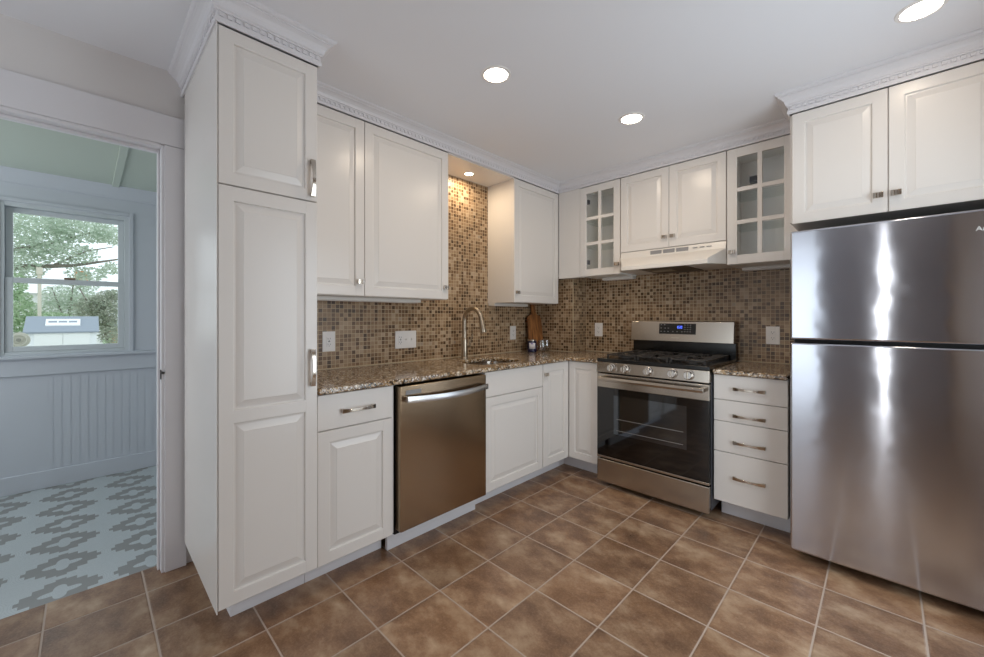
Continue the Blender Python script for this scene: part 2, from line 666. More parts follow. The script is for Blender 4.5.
def pull(m, cu, cv, length=0.16, vertical=False, parent=None, name='handle'):
    """curved flat bar pull with flared ends"""
    mb = MB()
    n = 14
    prev = None
    L = length
    for k in range(n + 1):
        t = k / n
        s = (t - 0.5) * L
        e = abs(2 * t - 1)
        wd = 0.0062 + 0.0040 * e ** 1.6
        off = 0.014 + 0.014 * (1 - e ** 2.2)
        th = 0.0035
        ring = []
        for (a, b) in ((-wd, off - th), (wd, off - th), (wd, off + th), (-wd, off + th)):
            ring.append(m(cu + a, cv + s, b) if vertical else m(cu + s, cv + a, b))
        i = len(mb.v)
        mb.v += ring
        if prev is not None:
            for q in range(4):
                r = (q + 1) % 4
                mb.f.append([prev + q, prev + r, i + r, i + q])
                mb.mi.append(0)
        else:
            mb.f.append([i, i + 1, i + 2, i + 3])
            mb.mi.append(0)
        prev = i
    mb.f.append([prev, prev + 1, prev + 2, prev + 3])
    mb.mi.append(0)
    for sgn in (-1, 1):
        s0, s1 = sgn * L / 2, sgn * (L / 2 - 0.016)
        if vertical:
            mb.mbox(m, cu - 0.008, cu + 0.008, cv + s0, cv + s1, 0, 0.0155)
        else:
            mb.mbox(m, cu + s0, cu + s1, cv - 0.008, cv + 0.008, 0, 0.0155)
    return mb.build(name, M['chrome'], parent, 0.001)


def knob(m, cu, cv, parent, name='knob'):
    """small bow-shaped metal knob: two square cheeks and a dipped bright centre"""
    mb = MB()
    mb.mbox(m, cu - 0.007, cu + 0.007, cv - 0.006, cv + 0.006, 0, 0.014)
    prof = [(-0.018, 0.011), (-0.018, 0.024), (-0.008, 0.025), (-0.004, 0.020), (0.004, 0.020), (0.008, 0.025), (0.018, 0.024), (0.018, 0.011)]
    mb.prism(prof, lambda a, b, t: m(cu + a, cv + t, b), -0.0125, 0.0125)
    return mb.build(name, M['chrome'], parent, 0.0008)


# ------------------------------------------------------------------ the setting
CEIL = 2.425
struct(MB().box(-0.155, 3.05, -5.3, 0.1, -0.05, 0.0), 'floor', M['tile'])
struct(MB().box(-2.05, -0.155, -5.1, -2.2, -0.05, 0.0), 'floor_sunroom', M['vinyl'])
struct(MB().box(-0.15, 3.05, -5.3, 0.1, CEIL, CEIL + 0.08), 'ceiling', M['ceiling'])

DO0, DO1, DOZ = -3.90, -3.046, 2.054          # doorway to the sunroom
DW = -0.075                                   # room-side face of the wall the doorway is in
mb = MB()
mb.box(-0.155, DW, -5.3, DO0, 0, 2.6)
mb.box(-0.155, DW, DO0, DO1, DOZ, 2.6)
mb.box(-0.155, DW, DO1, -2.90, 0, 2.6)
mb.box(-0.155, 0, -2.90, 0.1, 0, 2.6)
struct(mb, 'wall_left', M['wall'])
struct(MB().box(-0.12, 3.05, 0.0, 0.1, 0, 2.6), 'wall_back', M['wall'])
mb = MB()                                     # wall behind the camera: openings behind the added rear light and the added streak light
mb.box(-0.12, 0.30, -5.3, -5.2, 0, 2.6)
mb.box(0.30, 1.80, -5.3, -5.2, 0, 0.12)
mb.box(0.30, 1.80, -5.3, -5.2, 2.20, 2.6)
struct(mb, 'wall_rear', M['wall'])
mb = MB()
mb.box(1.80, 2.35, -5.3, -5.2, 0, 2.6)
mb.box(2.35, 2.46, -5.3, -5.2, 2.13, 2.6)
mb.box(2.35, 2.46, -5.3, -5.2, 0, 0.17)
mb.box(2.46, 3.05, -5.3, -5.2, 0, 2.6)
struct(mb, 'wall_rear_entry', M['rear'])
mb = MB()
mb.box(2.95, 3.05, -5.3, -2.21, 0, 2.6)
mb.box(2.95, 3.05, -0.99, 0.1, 0, 2.6)
mb.box(2.95, 3.05, -2.21, -0.99, 0, 0.34)
mb.box(2.95, 3.05, -2.21, -0.99, 1.96, 2.6)
struct(mb, 'wall_right', M['wood_wall'])

# door casing and jamb
mb = MB()
mb.box(DW, DW + 0.020, DO1 + 0.004, -2.958, 0, DOZ + 0.002)
mb.box(DW, DW + 0.020, DO0 - 0.09, -2.958, DOZ + 0.004, 2.203)
mb.box(DW, DW + 0.020, DO0 - 0.09, DO0 - 0.004, 0, DOZ + 0.002)
cas = struct(mb, 'trim_1', M['trim'], 0.003)
mb = MB()
mb.box(-0.160, DW + 0.012, DO1 - 0.008, DO1 + 0.004, 0, DOZ)
mb.box(-0.160, DW + 0.012, DO0 - 0.004, DO0 + 0.012, 0, DOZ)
mb.box(-0.160, DW + 0.012, DO0 + 0.0125, DO1 - 0.0085, DOZ - 0.012, DOZ + 0.004)
mb.box(-0.135, -0.105, DO1 - 0.018, DO1 - 0.0085, 0, DOZ - 0.0125)
mb.box(-0.135, -0.105, DO0 + 0.0125, DO1 - 0.0185, DOZ - 0.026, DOZ - 0.0125)
struct(mb, 'trim_2', M['trim'], 0.002)
mb = MB()
mb.box(DW - 0.004, DW + 0.0125, DO1 - 0.0105, DO1 - 0.007, 0.930, 0.975)
mb.tube([(DW + 0.010, DO1 - 0.004, 0.962), (DW + 0.026, DO1 - 0.002, 0.962)], 0.006, 8)
tag(mb.build('door_latch', M['slot']), 'small dark metal latch plate on the white jamb of the doorway', 'latch')

# tiled backsplash (fixed to the walls) and the boxed chase in the corner
CHX, CHY = 0.4064, -0.2248
mb = MB()
mb.box(0.0, 0.006, -2.60, CHY, 0.914, 1.36)
mb.box(0.0, 0.006, -1.60, -0.90, 1.36, 2.345)
struct(mb, 'wall_left_backsplash', M['mos_yz'])
struct(MB().box(CHX - 0.004, 2.06, -0.006, 0.0, 0.914, 1.63), 'wall_back_backsplash', M['mos_xz'])
struct(MB().box(0.0, CHX, CHY, 0.0, 0.914, 1.62), 'wall_corner_chase', M['wall'])
struct(MB().box(0.006, CHX + 0.0, CHY - 0.005, CHY, 0.914, 1.60), 'wall_corner_backsplash', M['mos_xz'])
struct(MB().box(CHX, CHX + 0.005, CHY - 0.005, -0.006, 0.914, 1.60), 'wall_corner_backsplash_side', M['mos_yz'])
# caulk line where tile meets stone, and the corner bead of the chase
mb = MB()
mb.box(0.006, 0.012, -2.595, CHY, 0.914, 0.919)
mb.box(0.012, CHX, CHY - 0.011, CHY - 0.005, 0.914, 0.919)
mb.box(CHX + 0.005, 0.90, -0.012, -0.006, 0.914, 0.919)
mb.box(1.668, 2.04, -0.012, -0.006, 0.914, 0.919)
mb.box(CHX + 0.0005, CHX + 0.0062, CHY - 0.0062, CHY + 0.0, 0.914, 1.57)
struct(mb, 'trim_3', plain('tan_caulk', '#c2b092', 0.6))

# crown moulding along the cabinets: swept profile with a row of beads
CROWN = [(0.0, 0.0), (0.007, 0.0), (0.009, 0.003), (0.009, 0.017), (0.005, 0.019), (0.005, 0.035), (0.012, 0.036), (0.012, 0.041), (0.017, 0.044),
         (0.018, 0.050), (0.022, 0.060), (0.030, 0.069), (0.040, 0.076), (0.045, 0.078), (0.045, 0.083), (0.051, 0.085), (0.057, 0.090), (0.058, 0.097),
         (0.0, 0.097)]


def crown(name, path, zb, zt, closed_ends=True):
    """path: [(x, y)] in plan; the profile grows to the right-hand side of the walking direction"""
    mb = MB()
    hs = (zt - zb) / 0.097
    P = [Vector((a, b)) for a, b in path]
    nrm = []
    for k in range(len(P) - 1):
        d = (P[k + 1] - P[k]).normalized()
        nrm.append(Vector((d.y, -d.x)))
    mit = []
    for k in range(len(P)):
        if k == 0:
            mit.append(nrm[0])
        elif k == len(P) - 1:
            mit.append(nrm[-1])
        else:
            a, b = nrm[k - 1], nrm[k]
            mit.append((a + b) / (1 + a.dot(b)))
    n = len(CROWN)
    i0 = 0
    for k, p in enumerate(P):
        for (o, h) in CROWN:
            q = p + mit[k] * o
            mb.v.append((q.x, q.y, zb + h * hs))
    for k in range(len(P) - 1):
        for q in range(n):
            r = (q + 1) % n
            mb.f.append([k * n + q, k * n + r, (k + 1) * n + r, (k + 1) * n + q])
            mb.mi.append(0)
    mb.f.append(list(range(n)))
    mb.f.append([(len(P) - 1) * n + q for q in range(n)][::-1])
    mb.mi += [0, 0]
    o = struct(mb, name, M['trim'], 0, None, False)
    bd = MB()
    for k in range(len(P) - 1):
        d = P[k + 1] - P[k]
        L = d.length
        d.normalize()
        nn = nrm[k]
        s = 0.012
        while s < L - 0.006:
            c = P[k] + d * s + nn * 0.004
            z = zb + 0.027 * hs
            t = d * 0.0085
            w = nn * 0.0065
            a = [(c - t), (c + t), (c + t * 0.85 + w), (c - t * 0.85 + w)]
            i = len(bd.v)
            for dz, sh in ((-0.0075, 0.0), (0.0075, 0.0)):
                for q in a:
                    q = q + d * sh
                    bd.v.append((q.x, q.y, z + dz))
            for q in ((0, 1, 2, 3), (4, 5, 6, 7), (0, 1, 5, 4), (1, 2, 6, 5), (2, 3, 7, 6), (3, 0, 4, 7)):
                bd.f.append([i + e for e in q])
                bd.mi.append(0)
            s += 0.027
    bd.build('dentil_strip', M['trim'], o, 0, False)
    return o


crown('trim_4', [(DW, -2.969), (0.655, -2.968), (0.655, -2.598), (0.0, -2.598)][0:4], 2.318, CEIL)
crown('trim_5', [(0.3085, -2.594), (0.3085, -0.3085), (2.046, -0.3085)][::1], 2.343, CEIL)
crown('trim_6', [(2.047, -0.02), (2.047, -0.655), (2.93, -0.655)], 2.318, CEIL)

# ------------------------------------------------------------------ tall pantry cabinet
PY0, PY1, PX = -2.966, -2.600, 0.633
pan = thing('pantry_cabinet', 'tall white pantry cabinet with one small door over one long door beside the doorway', 'cabinet', (0.32, (PY0 + PY1) / 2, 0.0))
mb = MB()
mb.box(0.001, PX, PY0, PY1, 0.135, 2.318)
mb.build('carcass', M['cab'], pan, 0.0015)
MB().box(-0.03, PX + TH, PY0 - 0.003, PY0, 0.128, 2.318).build('side_panel', M['cab'], pan, 0.001)
mb = MB()
mb.box(0.02, 0.50, PY0 + 0.073, PY1, 0.0, 0.135)
mb.build('toe_kick', M['trim'], pan, 0.002)
pm = FX(PX, PY0 + 0.001, 0.0)
pw = PY1 - PY0 - 0.002
zsp = 1.727


def off(m, dv):
    return lambda u, v, w: m(u, v + dv, w)


d = panel_door(off(pm, 0.137), pw, zsp - 0.137 - 0.002,
               [(0.048, pw - 0.048, 0.050, 0.690), (0.048, pw - 0.048, 0.735, zsp - 0.137 - 0.055)]).build('lower_door', M['cab'], pan, 0, False)
pull(off(FX(PX + TH, PY0, 0), 1.012), pw - 0.024, 0, 0.157, True, d)
d = panel_door(off(pm, zsp), pw, 2.316 - zsp, None, 0.048).build('upper_door', M['cab'], pan, 0, False)
pull(off(FX(PX + TH, PY0, 0), 1.824), pw - 0.024, 0, 0.157, True, d)

# ------------------------------------------------------------------ wall cabinets over the sink run
UX, UZ0, UZ1 = 0.2875, 1.347, 2.343


def wall_cab_x(label, y0, y1, knob_u, door_y0=None, group=None):
    t = thing('wall_cabinet', label, 'cabinet', (UX / 2, (y0 + y1) / 2, UZ0))
    mb = MB().box(0.007, UX, y0 + 0.0005, y1 - 0.0005, UZ0, UZ1)
    mb.build('carcass', M['cab'], t, 0.001)
    dy = y0 if door_y0 is None else door_y0
    w = y1 - dy
    d = panel_door(FX(UX, dy, UZ0 + 0.001), w, UZ1 - UZ0 - 0.003).build('door', M['cab'], t, 0, False)
    knob(FX(UX + TH, dy, UZ0), knob_u if knob_u > 0 else w + knob_u, 0.080, d)
    return t


wall_cab_x('narrow white wall cabinet between the tall pantry and the wider wall cabinet', -2.598, -2.199, -0.030)
wall_cab_x('wide white wall cabinet over the dishwasher, left of the sink niche', -2.199, -1.587, -0.032)
wall_cab_x('white wall cabinet in the corner, right of the lit sink niche', -0.914, -0.3085, 0.030)

# niche soffit with its small lamp
sof = MB().box(0.007, UX + TH, -1.5865, -0.9145, 2.332, 2.3425).build('soffit_panel', M['cab'], None, 0.001)
tag(sof, 'white board closing the top of the niche above the sink', 'panel')

# ------------------------------------------------------------------ wall cabinets over the range run
RY, RZ0 = -0.2895, 1.577


def glass_door(m, w, h, st_l, st_r, rail, mun, parent, pname='door'):
    """frame with 2 x 3 lights; the panes are one mesh under the door"""
    mb = MB()
    g = 0.0015
    mb.mbox(m, g, st_l, g, h - g, 0, TH)
    mb.mbox(m, w - st_r, w - g, g, h - g, 0, TH)
    mb.mbox(m, st_l, w - st_r, g, rail, 0, TH - 0.0005)
    mb.mbox(m, st_l, w - st_r, h - rail, h - g, 0, TH - 0.0005)
    cu = (st_l + w - st_r) / 2
    mb.mbox(m, cu - mun / 2, cu + mun / 2, rail, h - rail, 0.003, TH - 0.001)
    H = h - 2 * rail
    for k in (1, 2):
        v = rail + H * k / 3
        mb.mbox(m, st_l, w - st_r, v - mun / 2, v + mun / 2, 0.0035, TH - 0.0015)
    d = mb.build(pname, M['cab'], parent, 0.0015)
    MB().mbox(m, st_l - 0.004, w - st_r + 0.004, rail - 0.004, h - rail + 0.004, 0.006, 0.009).build('glass', M['glass'], d, 0, False)
    return d


# left one, with the plain corner filler beside it
gl = thing('glass_wall_cabinet', 'white glass-door wall cabinet left of the range hood, next to the corner', 'cabinet', (0.60, -0.15, RZ0))
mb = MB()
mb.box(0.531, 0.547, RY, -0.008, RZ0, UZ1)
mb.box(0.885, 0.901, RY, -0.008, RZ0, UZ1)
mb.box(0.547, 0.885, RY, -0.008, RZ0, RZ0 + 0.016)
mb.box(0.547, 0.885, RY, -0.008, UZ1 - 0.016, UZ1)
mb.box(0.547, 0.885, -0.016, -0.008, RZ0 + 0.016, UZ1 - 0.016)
mb.build('carcass', M['cab_lifted'], gl, 0.0008)
mb = MB()
mb.box(0.3095, 0.530, RY - TH, RY - 0.0005, RZ0 - 0.003, UZ1)
mb.box(0.3095, 0.530, RY - 0.0005, CHY - 0.008, RZ0 - 0.003, RZ0 + 0.012)
mb.build('filler_panel', M['cab'], gl, 0.001)
dl = glass_door(FY(RY, 0.531, RZ0), 0.370, UZ1 - RZ0 - 0.002, 0.062, 0.056, 0.060, 0.026, gl)
knob(FY(RY - TH, 0.531, RZ0), 0.348, 0.080, dl)
for k in (1, 2):
    z = RZ0 + 0.060 + (UZ1 - RZ0 - 0.122) * k / 3 - 0.018
    MB().box(0.5475, 0.8845, RY + 0.014, -0.0165, z, z + 0.006).build('shelf', M['shelfglass'], gl, 0, False)
for z in (1.70, 2.22):
    MB().box(0.547, 0.600, RY + 0.003, RY + 0.035, z - 0.018, z + 0.018).build('hinge', M['charcoal'], gl, 0.002)

gr = thing('glass_wall_cabinet', 'white glass-door wall cabinet right of the range hood, beside the refrigerator cabinet', 'cabinet', (1.85, -0.15, RZ0))
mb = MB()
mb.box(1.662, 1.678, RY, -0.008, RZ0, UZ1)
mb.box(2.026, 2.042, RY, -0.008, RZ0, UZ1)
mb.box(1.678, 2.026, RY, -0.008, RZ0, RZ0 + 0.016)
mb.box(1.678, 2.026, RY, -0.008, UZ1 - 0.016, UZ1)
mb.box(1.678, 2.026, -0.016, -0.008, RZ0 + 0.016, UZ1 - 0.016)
mb.build('carcass', M['cab_lifted'], gr, 0.0008)
dr_ = glass_door(FY(RY, 1.662, RZ0), 0.380, UZ1 - RZ0 - 0.002, 0.059, 0.069, 0.060, 0.026, gr)
knob(FY(RY - TH, 1.662, RZ0), 0.031, 0.081, dr_)
for k in (1, 2):
    z = RZ0 + 0.060 + (UZ1 - RZ0 - 0.122) * k / 3 - 0.018
    MB().box(1.6785, 2.0255, RY + 0.014, -0.0165, z, z + 0.006).build('shelf', M['shelfglass'], gr, 0, False)
MB().box(1.74, 1.79, -0.060, -0.017, 2.165, 2.21).build('hinge', M['charcoal'], gr, 0.002)

hc = thing('wall_cabinet', 'short white two-door wall cabinet directly above the range hood', 'cabinet', (1.28, -0.15, 1.741))
MB().box(0.9025, 1.6605, RY, -0.008, 1.741, UZ1).build('carcass', M['cab'], hc, 0.001)
for x0, x1, ku in ((0.906, 1.2835, -0.030), (1.2835, 1.6575, 0.030)):
    d = panel_door(FY(RY, x0, 1.742), x1 - x0, UZ1 - 1.744).build('door', M['cab'], hc, 0, False)
    knob(FY(RY - TH, x0, 1.742), ku if ku > 0 else x1 - x0 + ku, 0.078, d)

fc = thing('fridge_cabinet', 'deep white two-door cabinet above the refrigerator', 'cabinet', (2.42, -0.33, 1.737))
mb = MB()
mb.box(2.046, 2.90, -0.633, -0.008, 1.737, 2.318)
mb.build('carcass', M['cab'], fc, 0.001)
for x0, x1, ku in ((2.056, 2.4235, -0.034), (2.4235, 2.791, 0.026)):
    d = panel_door(FY(-0.633, x0, 1.726), x1 - x0, 2.316 - 1.726).build('door', M['cab'], fc, 0, False)
    knob(FY(-0.633 - TH, x0, 1.737), ku if ku > 0 else x1 - x0 + ku, 0.072, d)
MB().box(2.793, 2.90, -0.650, -0.633, 1.726, 2.316).build('filler_panel', M['cab'], fc, 0.001)

# ------------------------------------------------------------------ base cabinets
BX, BZ0, BZ1 = 0.611, 0.120, 0.884


def toe(t, *boxes):
    mb = MB()
    for b in boxes:
        mb.box(*b)
    mb.build('toe_kick', M['trim'], t, 0.001)


bc = thing('base_cabinet', 'white base cabinet with one drawer over one door between pantry and dishwasher', 'cabinet', (0.3, -2.4, 0.0))
MB().box(0.007, BX, -2.598, -2.200, BZ0, BZ1).build('carcass', M['cab'], bc, 0.001)
toe(bc, (0.03, 0.499, -2.598, -2.205, 0.0, BZ0))
d = slab_front(FX(BX, -2.594, 0.722), 0.378, 0.160).build('drawer', M['cab'], bc, 0.002)
pull(FX(BX + TH, -2.594, 0.722), 0.191, 0.076, 0.168, False, d)
panel_door(FX(BX, -2.594, 0.122), 0.378, 0.597).build('door', M['cab'], bc, 0, False)

sk = thing('sink_cabinet', 'white base cabinet with false drawer front under the sink', 'cabinet', (0.3, -1.26, 0.0))
mb = MB()
mb.box(0.007, BX, -1.562, -1.545, BZ0, BZ1)
mb.box(0.007, BX, -0.981, -0.966, BZ0, BZ1)
mb.box(0.007, BX, -1.545, -0.981, BZ0, BZ0 + 0.018)
mb.box(0.59, BX, -1.545, -0.981, BZ0 + 0.018, BZ1)
mb.build('carcass', M['cab'], sk, 0.001)
toe(sk, (0.03, 0.499, -1.548, -0.966, 0.0, BZ0))
slab_front(FX(BX, -1.5605, 0.722), 0.5945, 0.160).build('false_drawer_front', M['cab'], sk, 0.002)
panel_door(FX(BX, -1.5605, 0.122), 0.5945, 0.597).build('door', M['cab'], sk, 0, False)

cc = thing('corner_base_cabinet', 'white corner base cabinet with two narrow doors meeting left of the range', 'cabinet', (0.4, -0.4, 0.0))
mb = MB()
mb.prism([(0.007, -0.964), (BX, -0.964), (BX, -BX), (0.884, -BX), (0.884, -0.007), (0.007, -0.007)], lambda a, b, t: (a, b, t), BZ0, BZ1)
mb.build('carcass', M['cab'], cc, 0.001)
mb = MB()
mb.prism([(0.03, -0.964), (0.499, -0.964), (0.499, -0.499), (0.900, -0.499), (0.900, -0.03), (0.03, -0.03)], lambda a, b, t: (a, b, t), 0.0, BZ0)
mb.build('toe_kick', M['trim'], cc, 0.001)
d = panel_door(FX(BX, -0.962, 0.122), 0.962 - 0.632, 0.760, None, 0.056).build('door', M['cab'], cc, 0, False)
knob(FX(BX + TH, -0.962, 0.122), 0.026, 0.684, d)
panel_door(FY(-BX, 0.632, 0.122), 0.886 - 0.632, 0.760, None, 0.05).build('door', M['cab'], cc, 0, False)

dc = thing('drawer_cabinet', 'white base cabinet of four drawers between range and refrigerator', 'cabinet', (1.85, -0.3, 0.0))
MB().box(1.670, 2.038, -BX, -0.007, BZ0, BZ1).build('carcass', M['cab'], dc, 0.001)
toe(dc, (1.68, 2.036, -0.499, -0.03, 0.0, BZ0))
for z0, z1 in ((0.7345, 0.8835), (0.606, 0.733), (0.423, 0.6045), (0.122, 0.4215)):
    d = slab_front(FY(-BX, 1.670, z0), 0.368, z1 - z0).build('drawer', M['cab'], dc, 0.0015)
    zc = {0.7345: 0.806, 0.606: 0.648, 0.423: 0.491, 0.122: 0.2825}[z0]
    pull(FY(-BX - TH, 1.670, 0), 0.186, zc, 0.162, False, d)

# ------------------------------------------------------------------ worktops
def top_with_hole(outer, hole, z0, z1):
    bm = bmesh.new()
    ed = []
    for loop in (outer, hole):
        if not loop:
            continue
        vs = [bm.verts.new((a, b, z1)) for a, b in loop]
        ed += [bm.edges.new((vs[i], vs[(i + 1) % len(vs)])) for i in range(len(vs))]
    r = bmesh.ops.triangle_fill(bm, edges=ed, use_beauty=True)
    faces = [f for f in bm.faces]
    ex = bmesh.ops.extrude_face_region(bm, geom=faces)
    for v in [g for g in ex['geom'] if isinstance(g, bmesh.types.BMVert)]:
        v.co.z = z0
    bmesh.ops.recalc_face_normals(bm, faces=bm.faces)
    bmesh.ops.dissolve_limit(bm, angle_limit=0.001, verts=bm.verts, edges=bm.edges)
    mb = MB()
    bm.verts.ensure_lookup_table()
    mb.v = [tuple(v.co) for v in bm.verts]
    mb.f = [[v.index for v in f.verts] for f in bm.faces]
    bm.verts.index_update()
    mb.f = [[v.index for v in f.verts] for f in bm.faces]
    mb.mi = [0] * len(mb.f)
    bm.free()
    return mb


def rrect(x0, x1, y0, y1, r, n=6):
    out = []
    for cx, cy, a0 in ((x1 - r, y1 - r, 0), (x0 + r, y1 - r, 90), (x0 + r, y0 + r, 180), (x1 - r, y0 + r, 270)):
        for k in range(n + 1):
            a = radians(a0 + 90 * k / n)
            out.append((cx + r * cos(a), cy + r * sin(a)))
    return out


SK = (0.205, 0.545, -1.490, -1.060)
outer = [(0.0065, -2.597), (0.651, -2.597), (0.651, -0.664), (0.664, -0.651), (0.9005, -0.651), (0.9005, -0.0125), (CHX + 0.0065, -0.0125),
         (CHX + 0.0065, CHY - 0.0115), (0.0065, CHY - 0.0115)]
ct = top_with_hole(outer, rrect(*SK, 0.10), 0.885, 0.9135)
o = ct.build('countertop', M['granite'], None, 0.009, True, 3)
tag(o, 'brown speckled granite worktop wrapping the corner around the sink', 'countertop')
o = top_with_hole([(1.668, -0.651), (2.040, -0.651), (2.040, -0.0125), (1.668, -0.0125)], None, 0.885, 0.9135).build('countertop', M['granite'], None, 0.009, True, 3)
tag(o, 'short speckled granite worktop between range and refrigerator', 'countertop')

# sink bowl, faucet
sk_ = thing('sink', 'undermount steel sink bowl set into the granite in front of the faucet', 'sink', (0.375, -1.275, 0.70))
mb = MB()
n = None
loops = []
for (ins, z, r) in ((-0.012, 0.8845, 0.112), (0.001, 0.8845, 0.10), (0.004, 0.86, 0.097), (0.012, 0.72, 0.09), (0.04, 0.702, 0.065)):
    loops.append([(a, b, z) for a, b in rrect(SK[0] + ins, SK[1] - ins, SK[2] + ins, SK[3] - ins, r)])
n = len(loops[0])
for lp in loops:
    mb.v += lp
for k in range(len(loops) - 1):
    for q in range(n):
        r = (q + 1) % n
        mb.f.append([k * n + q, k * n + r, (k + 1) * n + r, (k + 1) * n + q])
        mb.mi.append(0)
mb.f.append([(len(loops) - 1) * n + q for q in range(n)])
mb.mi.append(0)
o = mb.build('bowl', M['steel'], sk_, 0, True, 2, True)
md = o.modifiers.new('gauge', 'SOLIDIFY')
md.thickness = 0.0012
md.offset = -1
MB().lathe([(0.0, 0.004), (0.028, 0.004), (0.042, 0.006), (0.045, 0.001)], (0.375, -1.275, 0.7025), 24).build('drain', M['chrome'], sk_)

fx, fy = 0.125, -1.283
fa = thing('faucet', 'tall brushed nickel gooseneck pull-down faucet behind the sink', 'faucet', (fx, fy, 0.9135))
mb = MB().lathe([(0.030, 0.0), (0.030, 0.004), (0.027, 0.008), (0.0240, 0.012), (0.0240, 0.145), (0.019, 0.150), (0.016, 0.156)], (fx, fy, 0.9135), 24)
mb.build('body', M['nickel'], fa)
pts = [(fx, fy, 1.065), (fx, fy, 1.20)]
R = 0.092
for k in range(0, 15):
    a = pi - k * radians(165) / 14
    pts.append((fx + R + R * cos(a), fy, 1.20 + R * sin(a)))
ex, ez = pts[-1][0], pts[-1][2]
dx, dz = sin(radians(15)), -cos(radians(15))
pts.append((ex + dx * 0.02, fy, ez + dz * 0.02))
MB().tube(pts, 0.0165, 16).build('spout', M['nickel'], fa)
p0 = Vector(pts[-1])
dv = Vector((dx, 0, dz))
MB().tube([p0, p0 + dv * 0.004, p0 + dv * 0.05, p0 + dv * 0.085, p0 + dv * 0.092], [0.0175, 0.0185, 0.0205, 0.0235, 0.022], 16).build('spray_head', M['nickel'], fa)
mb = MB().tube([(fx, fy + 0.018, 1.005), (fx, fy + 0.055, 1.005)], 0.013, 12)
mb.tube([(fx, fy + 0.046, 1.008), (fx + 0.010, fy + 0.060, 1.06), (fx + 0.016, fy + 0.072, 1.095)], [0.006, 0.005, 0.0045], 10)
mb.build('lever_handle', M['nickel'], fa)

# ------------------------------------------------------------------ dishwasher
dw = thing('dishwasher', 'brown-toned stainless dishwasher under the granite worktop', 'dishwasher', (0.33, -1.88, 0.0))
MB().box(0.03, 0.60, -2.188, -1.572, 0.10, 0.872).build('tub', M['dark'], dw, 0.002)
DX = 0.655
mb = MB()
dm = FX(0.602, -2.186, 0.0)
mb.box(0.602, DX, -2.186, -1.572, 0.128, 0.874)
d = mb.build('door', M['dw'], dw, 0.006, True, 3)
mb = MB()
hz = 0.806
n = 12
prev = None
for k in range(n + 1):
    t = k / n
    y = -2.165 + t * 0.572
    bow = 0.040 + 0.012 * sin(pi * t)
    i = len(mb.v)
    for (a, b) in ((0.0, -0.016), (0.012, -0.017), (0.014, 0.0), (0.010, 0.015), (0.0, 0.014)):
        mb.v.append((DX + bow - 0.014 + a, y, hz + b - 0.012 * sin(pi * t) + 0.004))
    if prev is not None:
        for q in range(5):
            r = (q + 1) % 5
            mb.f.append([prev + q, prev + r, i + r, i + q])
            mb.mi.append(0)
    else:
        mb.f.append([i + q for q in range(5)])
        mb.mi.append(0)
    prev = i
mb.f.append([prev + q for q in range(5)])
mb.mi.append(0)
for y in (-2.165, -1.605):
    mb.box(DX - 0.001, DX + 0.028, y, y + 0.012, hz - 0.010, hz + 0.016)
mb.build('handle', M['knobsteel'], d)
mb = MB()
mb.box(DX, DX + 0.002, -2.155, -2.06, 0.828, 0.850)
mb.build('nameplate', M['ventgrey'], d, 0.0005)
mb = MB()
mb.box(0.525, 0.545, -2.197, -1.5635, 0.0, 0.128)
mb.build('toe_board', M['trim'], dw, 0.001)
MB().box(0.560, 0.600, -1.83, -1.68, 0.112, 0.126).build('vent', M['dark'], dw, 0.001)

# ------------------------------------------------------------------ gas range
rg = thing('gas_range', 'freestanding stainless gas range with black oven glass and five knobs', 'range', (1.283, -0.35, 0.0))
RX0, RX1, RF = 0.907, 1.661, -0.680
mb = MB()
mb.box(RX0 + 0.001, RX1 - 0.001, RF + 0.045, -0.02, 0.05, 0.900)
for x in (RX0 + 0.04, RX1 - 0.08):
    for y in (-0.60, -0.10):
        mb.box(x, x + 0.04, y, y + 0.04, 0.0, 0.05)
mb.build('body', M['black'], rg, 0.002)
# cooktop
mb = MB()
mb.box(RX0, RX1, RF, -0.02, 0.9035, 0.930)
mb.build('cooktop', M['black'], rg, 0.005, True, 3)
# control panel, slightly raked
mb = MB()
mb.prism([(RF - 0.008, 0.830), (RF + 0.002, 0.903), (RF + 0.05, 0.903), (RF + 0.05, 0.830)], lambda a, b, t: (t, a, b), RX0, RX1)
cp = mb.build('control_panel', M['steel'], rg, 0.003)
for kx in (1.028, 1.128, 1.288, 1.447, 1.546):
    mb = MB().lathe([(0.031, 0.0), (0.031, 0.006), (0.027, 0.008), (0.025, 0.026), (0.022, 0.030), (0.0, 0.030)], (kx, RF - 0.004, 0.868), 28, '-y')
    k_ = mb.build('knob', M['knobsteel'], rg)
    mb = MB().box(kx - 0.005, kx + 0.005, RF - 0.041, RF - 0.032, 0.845, 0.891)
    mb.build('grip', M['chrome'], k_, 0.002)
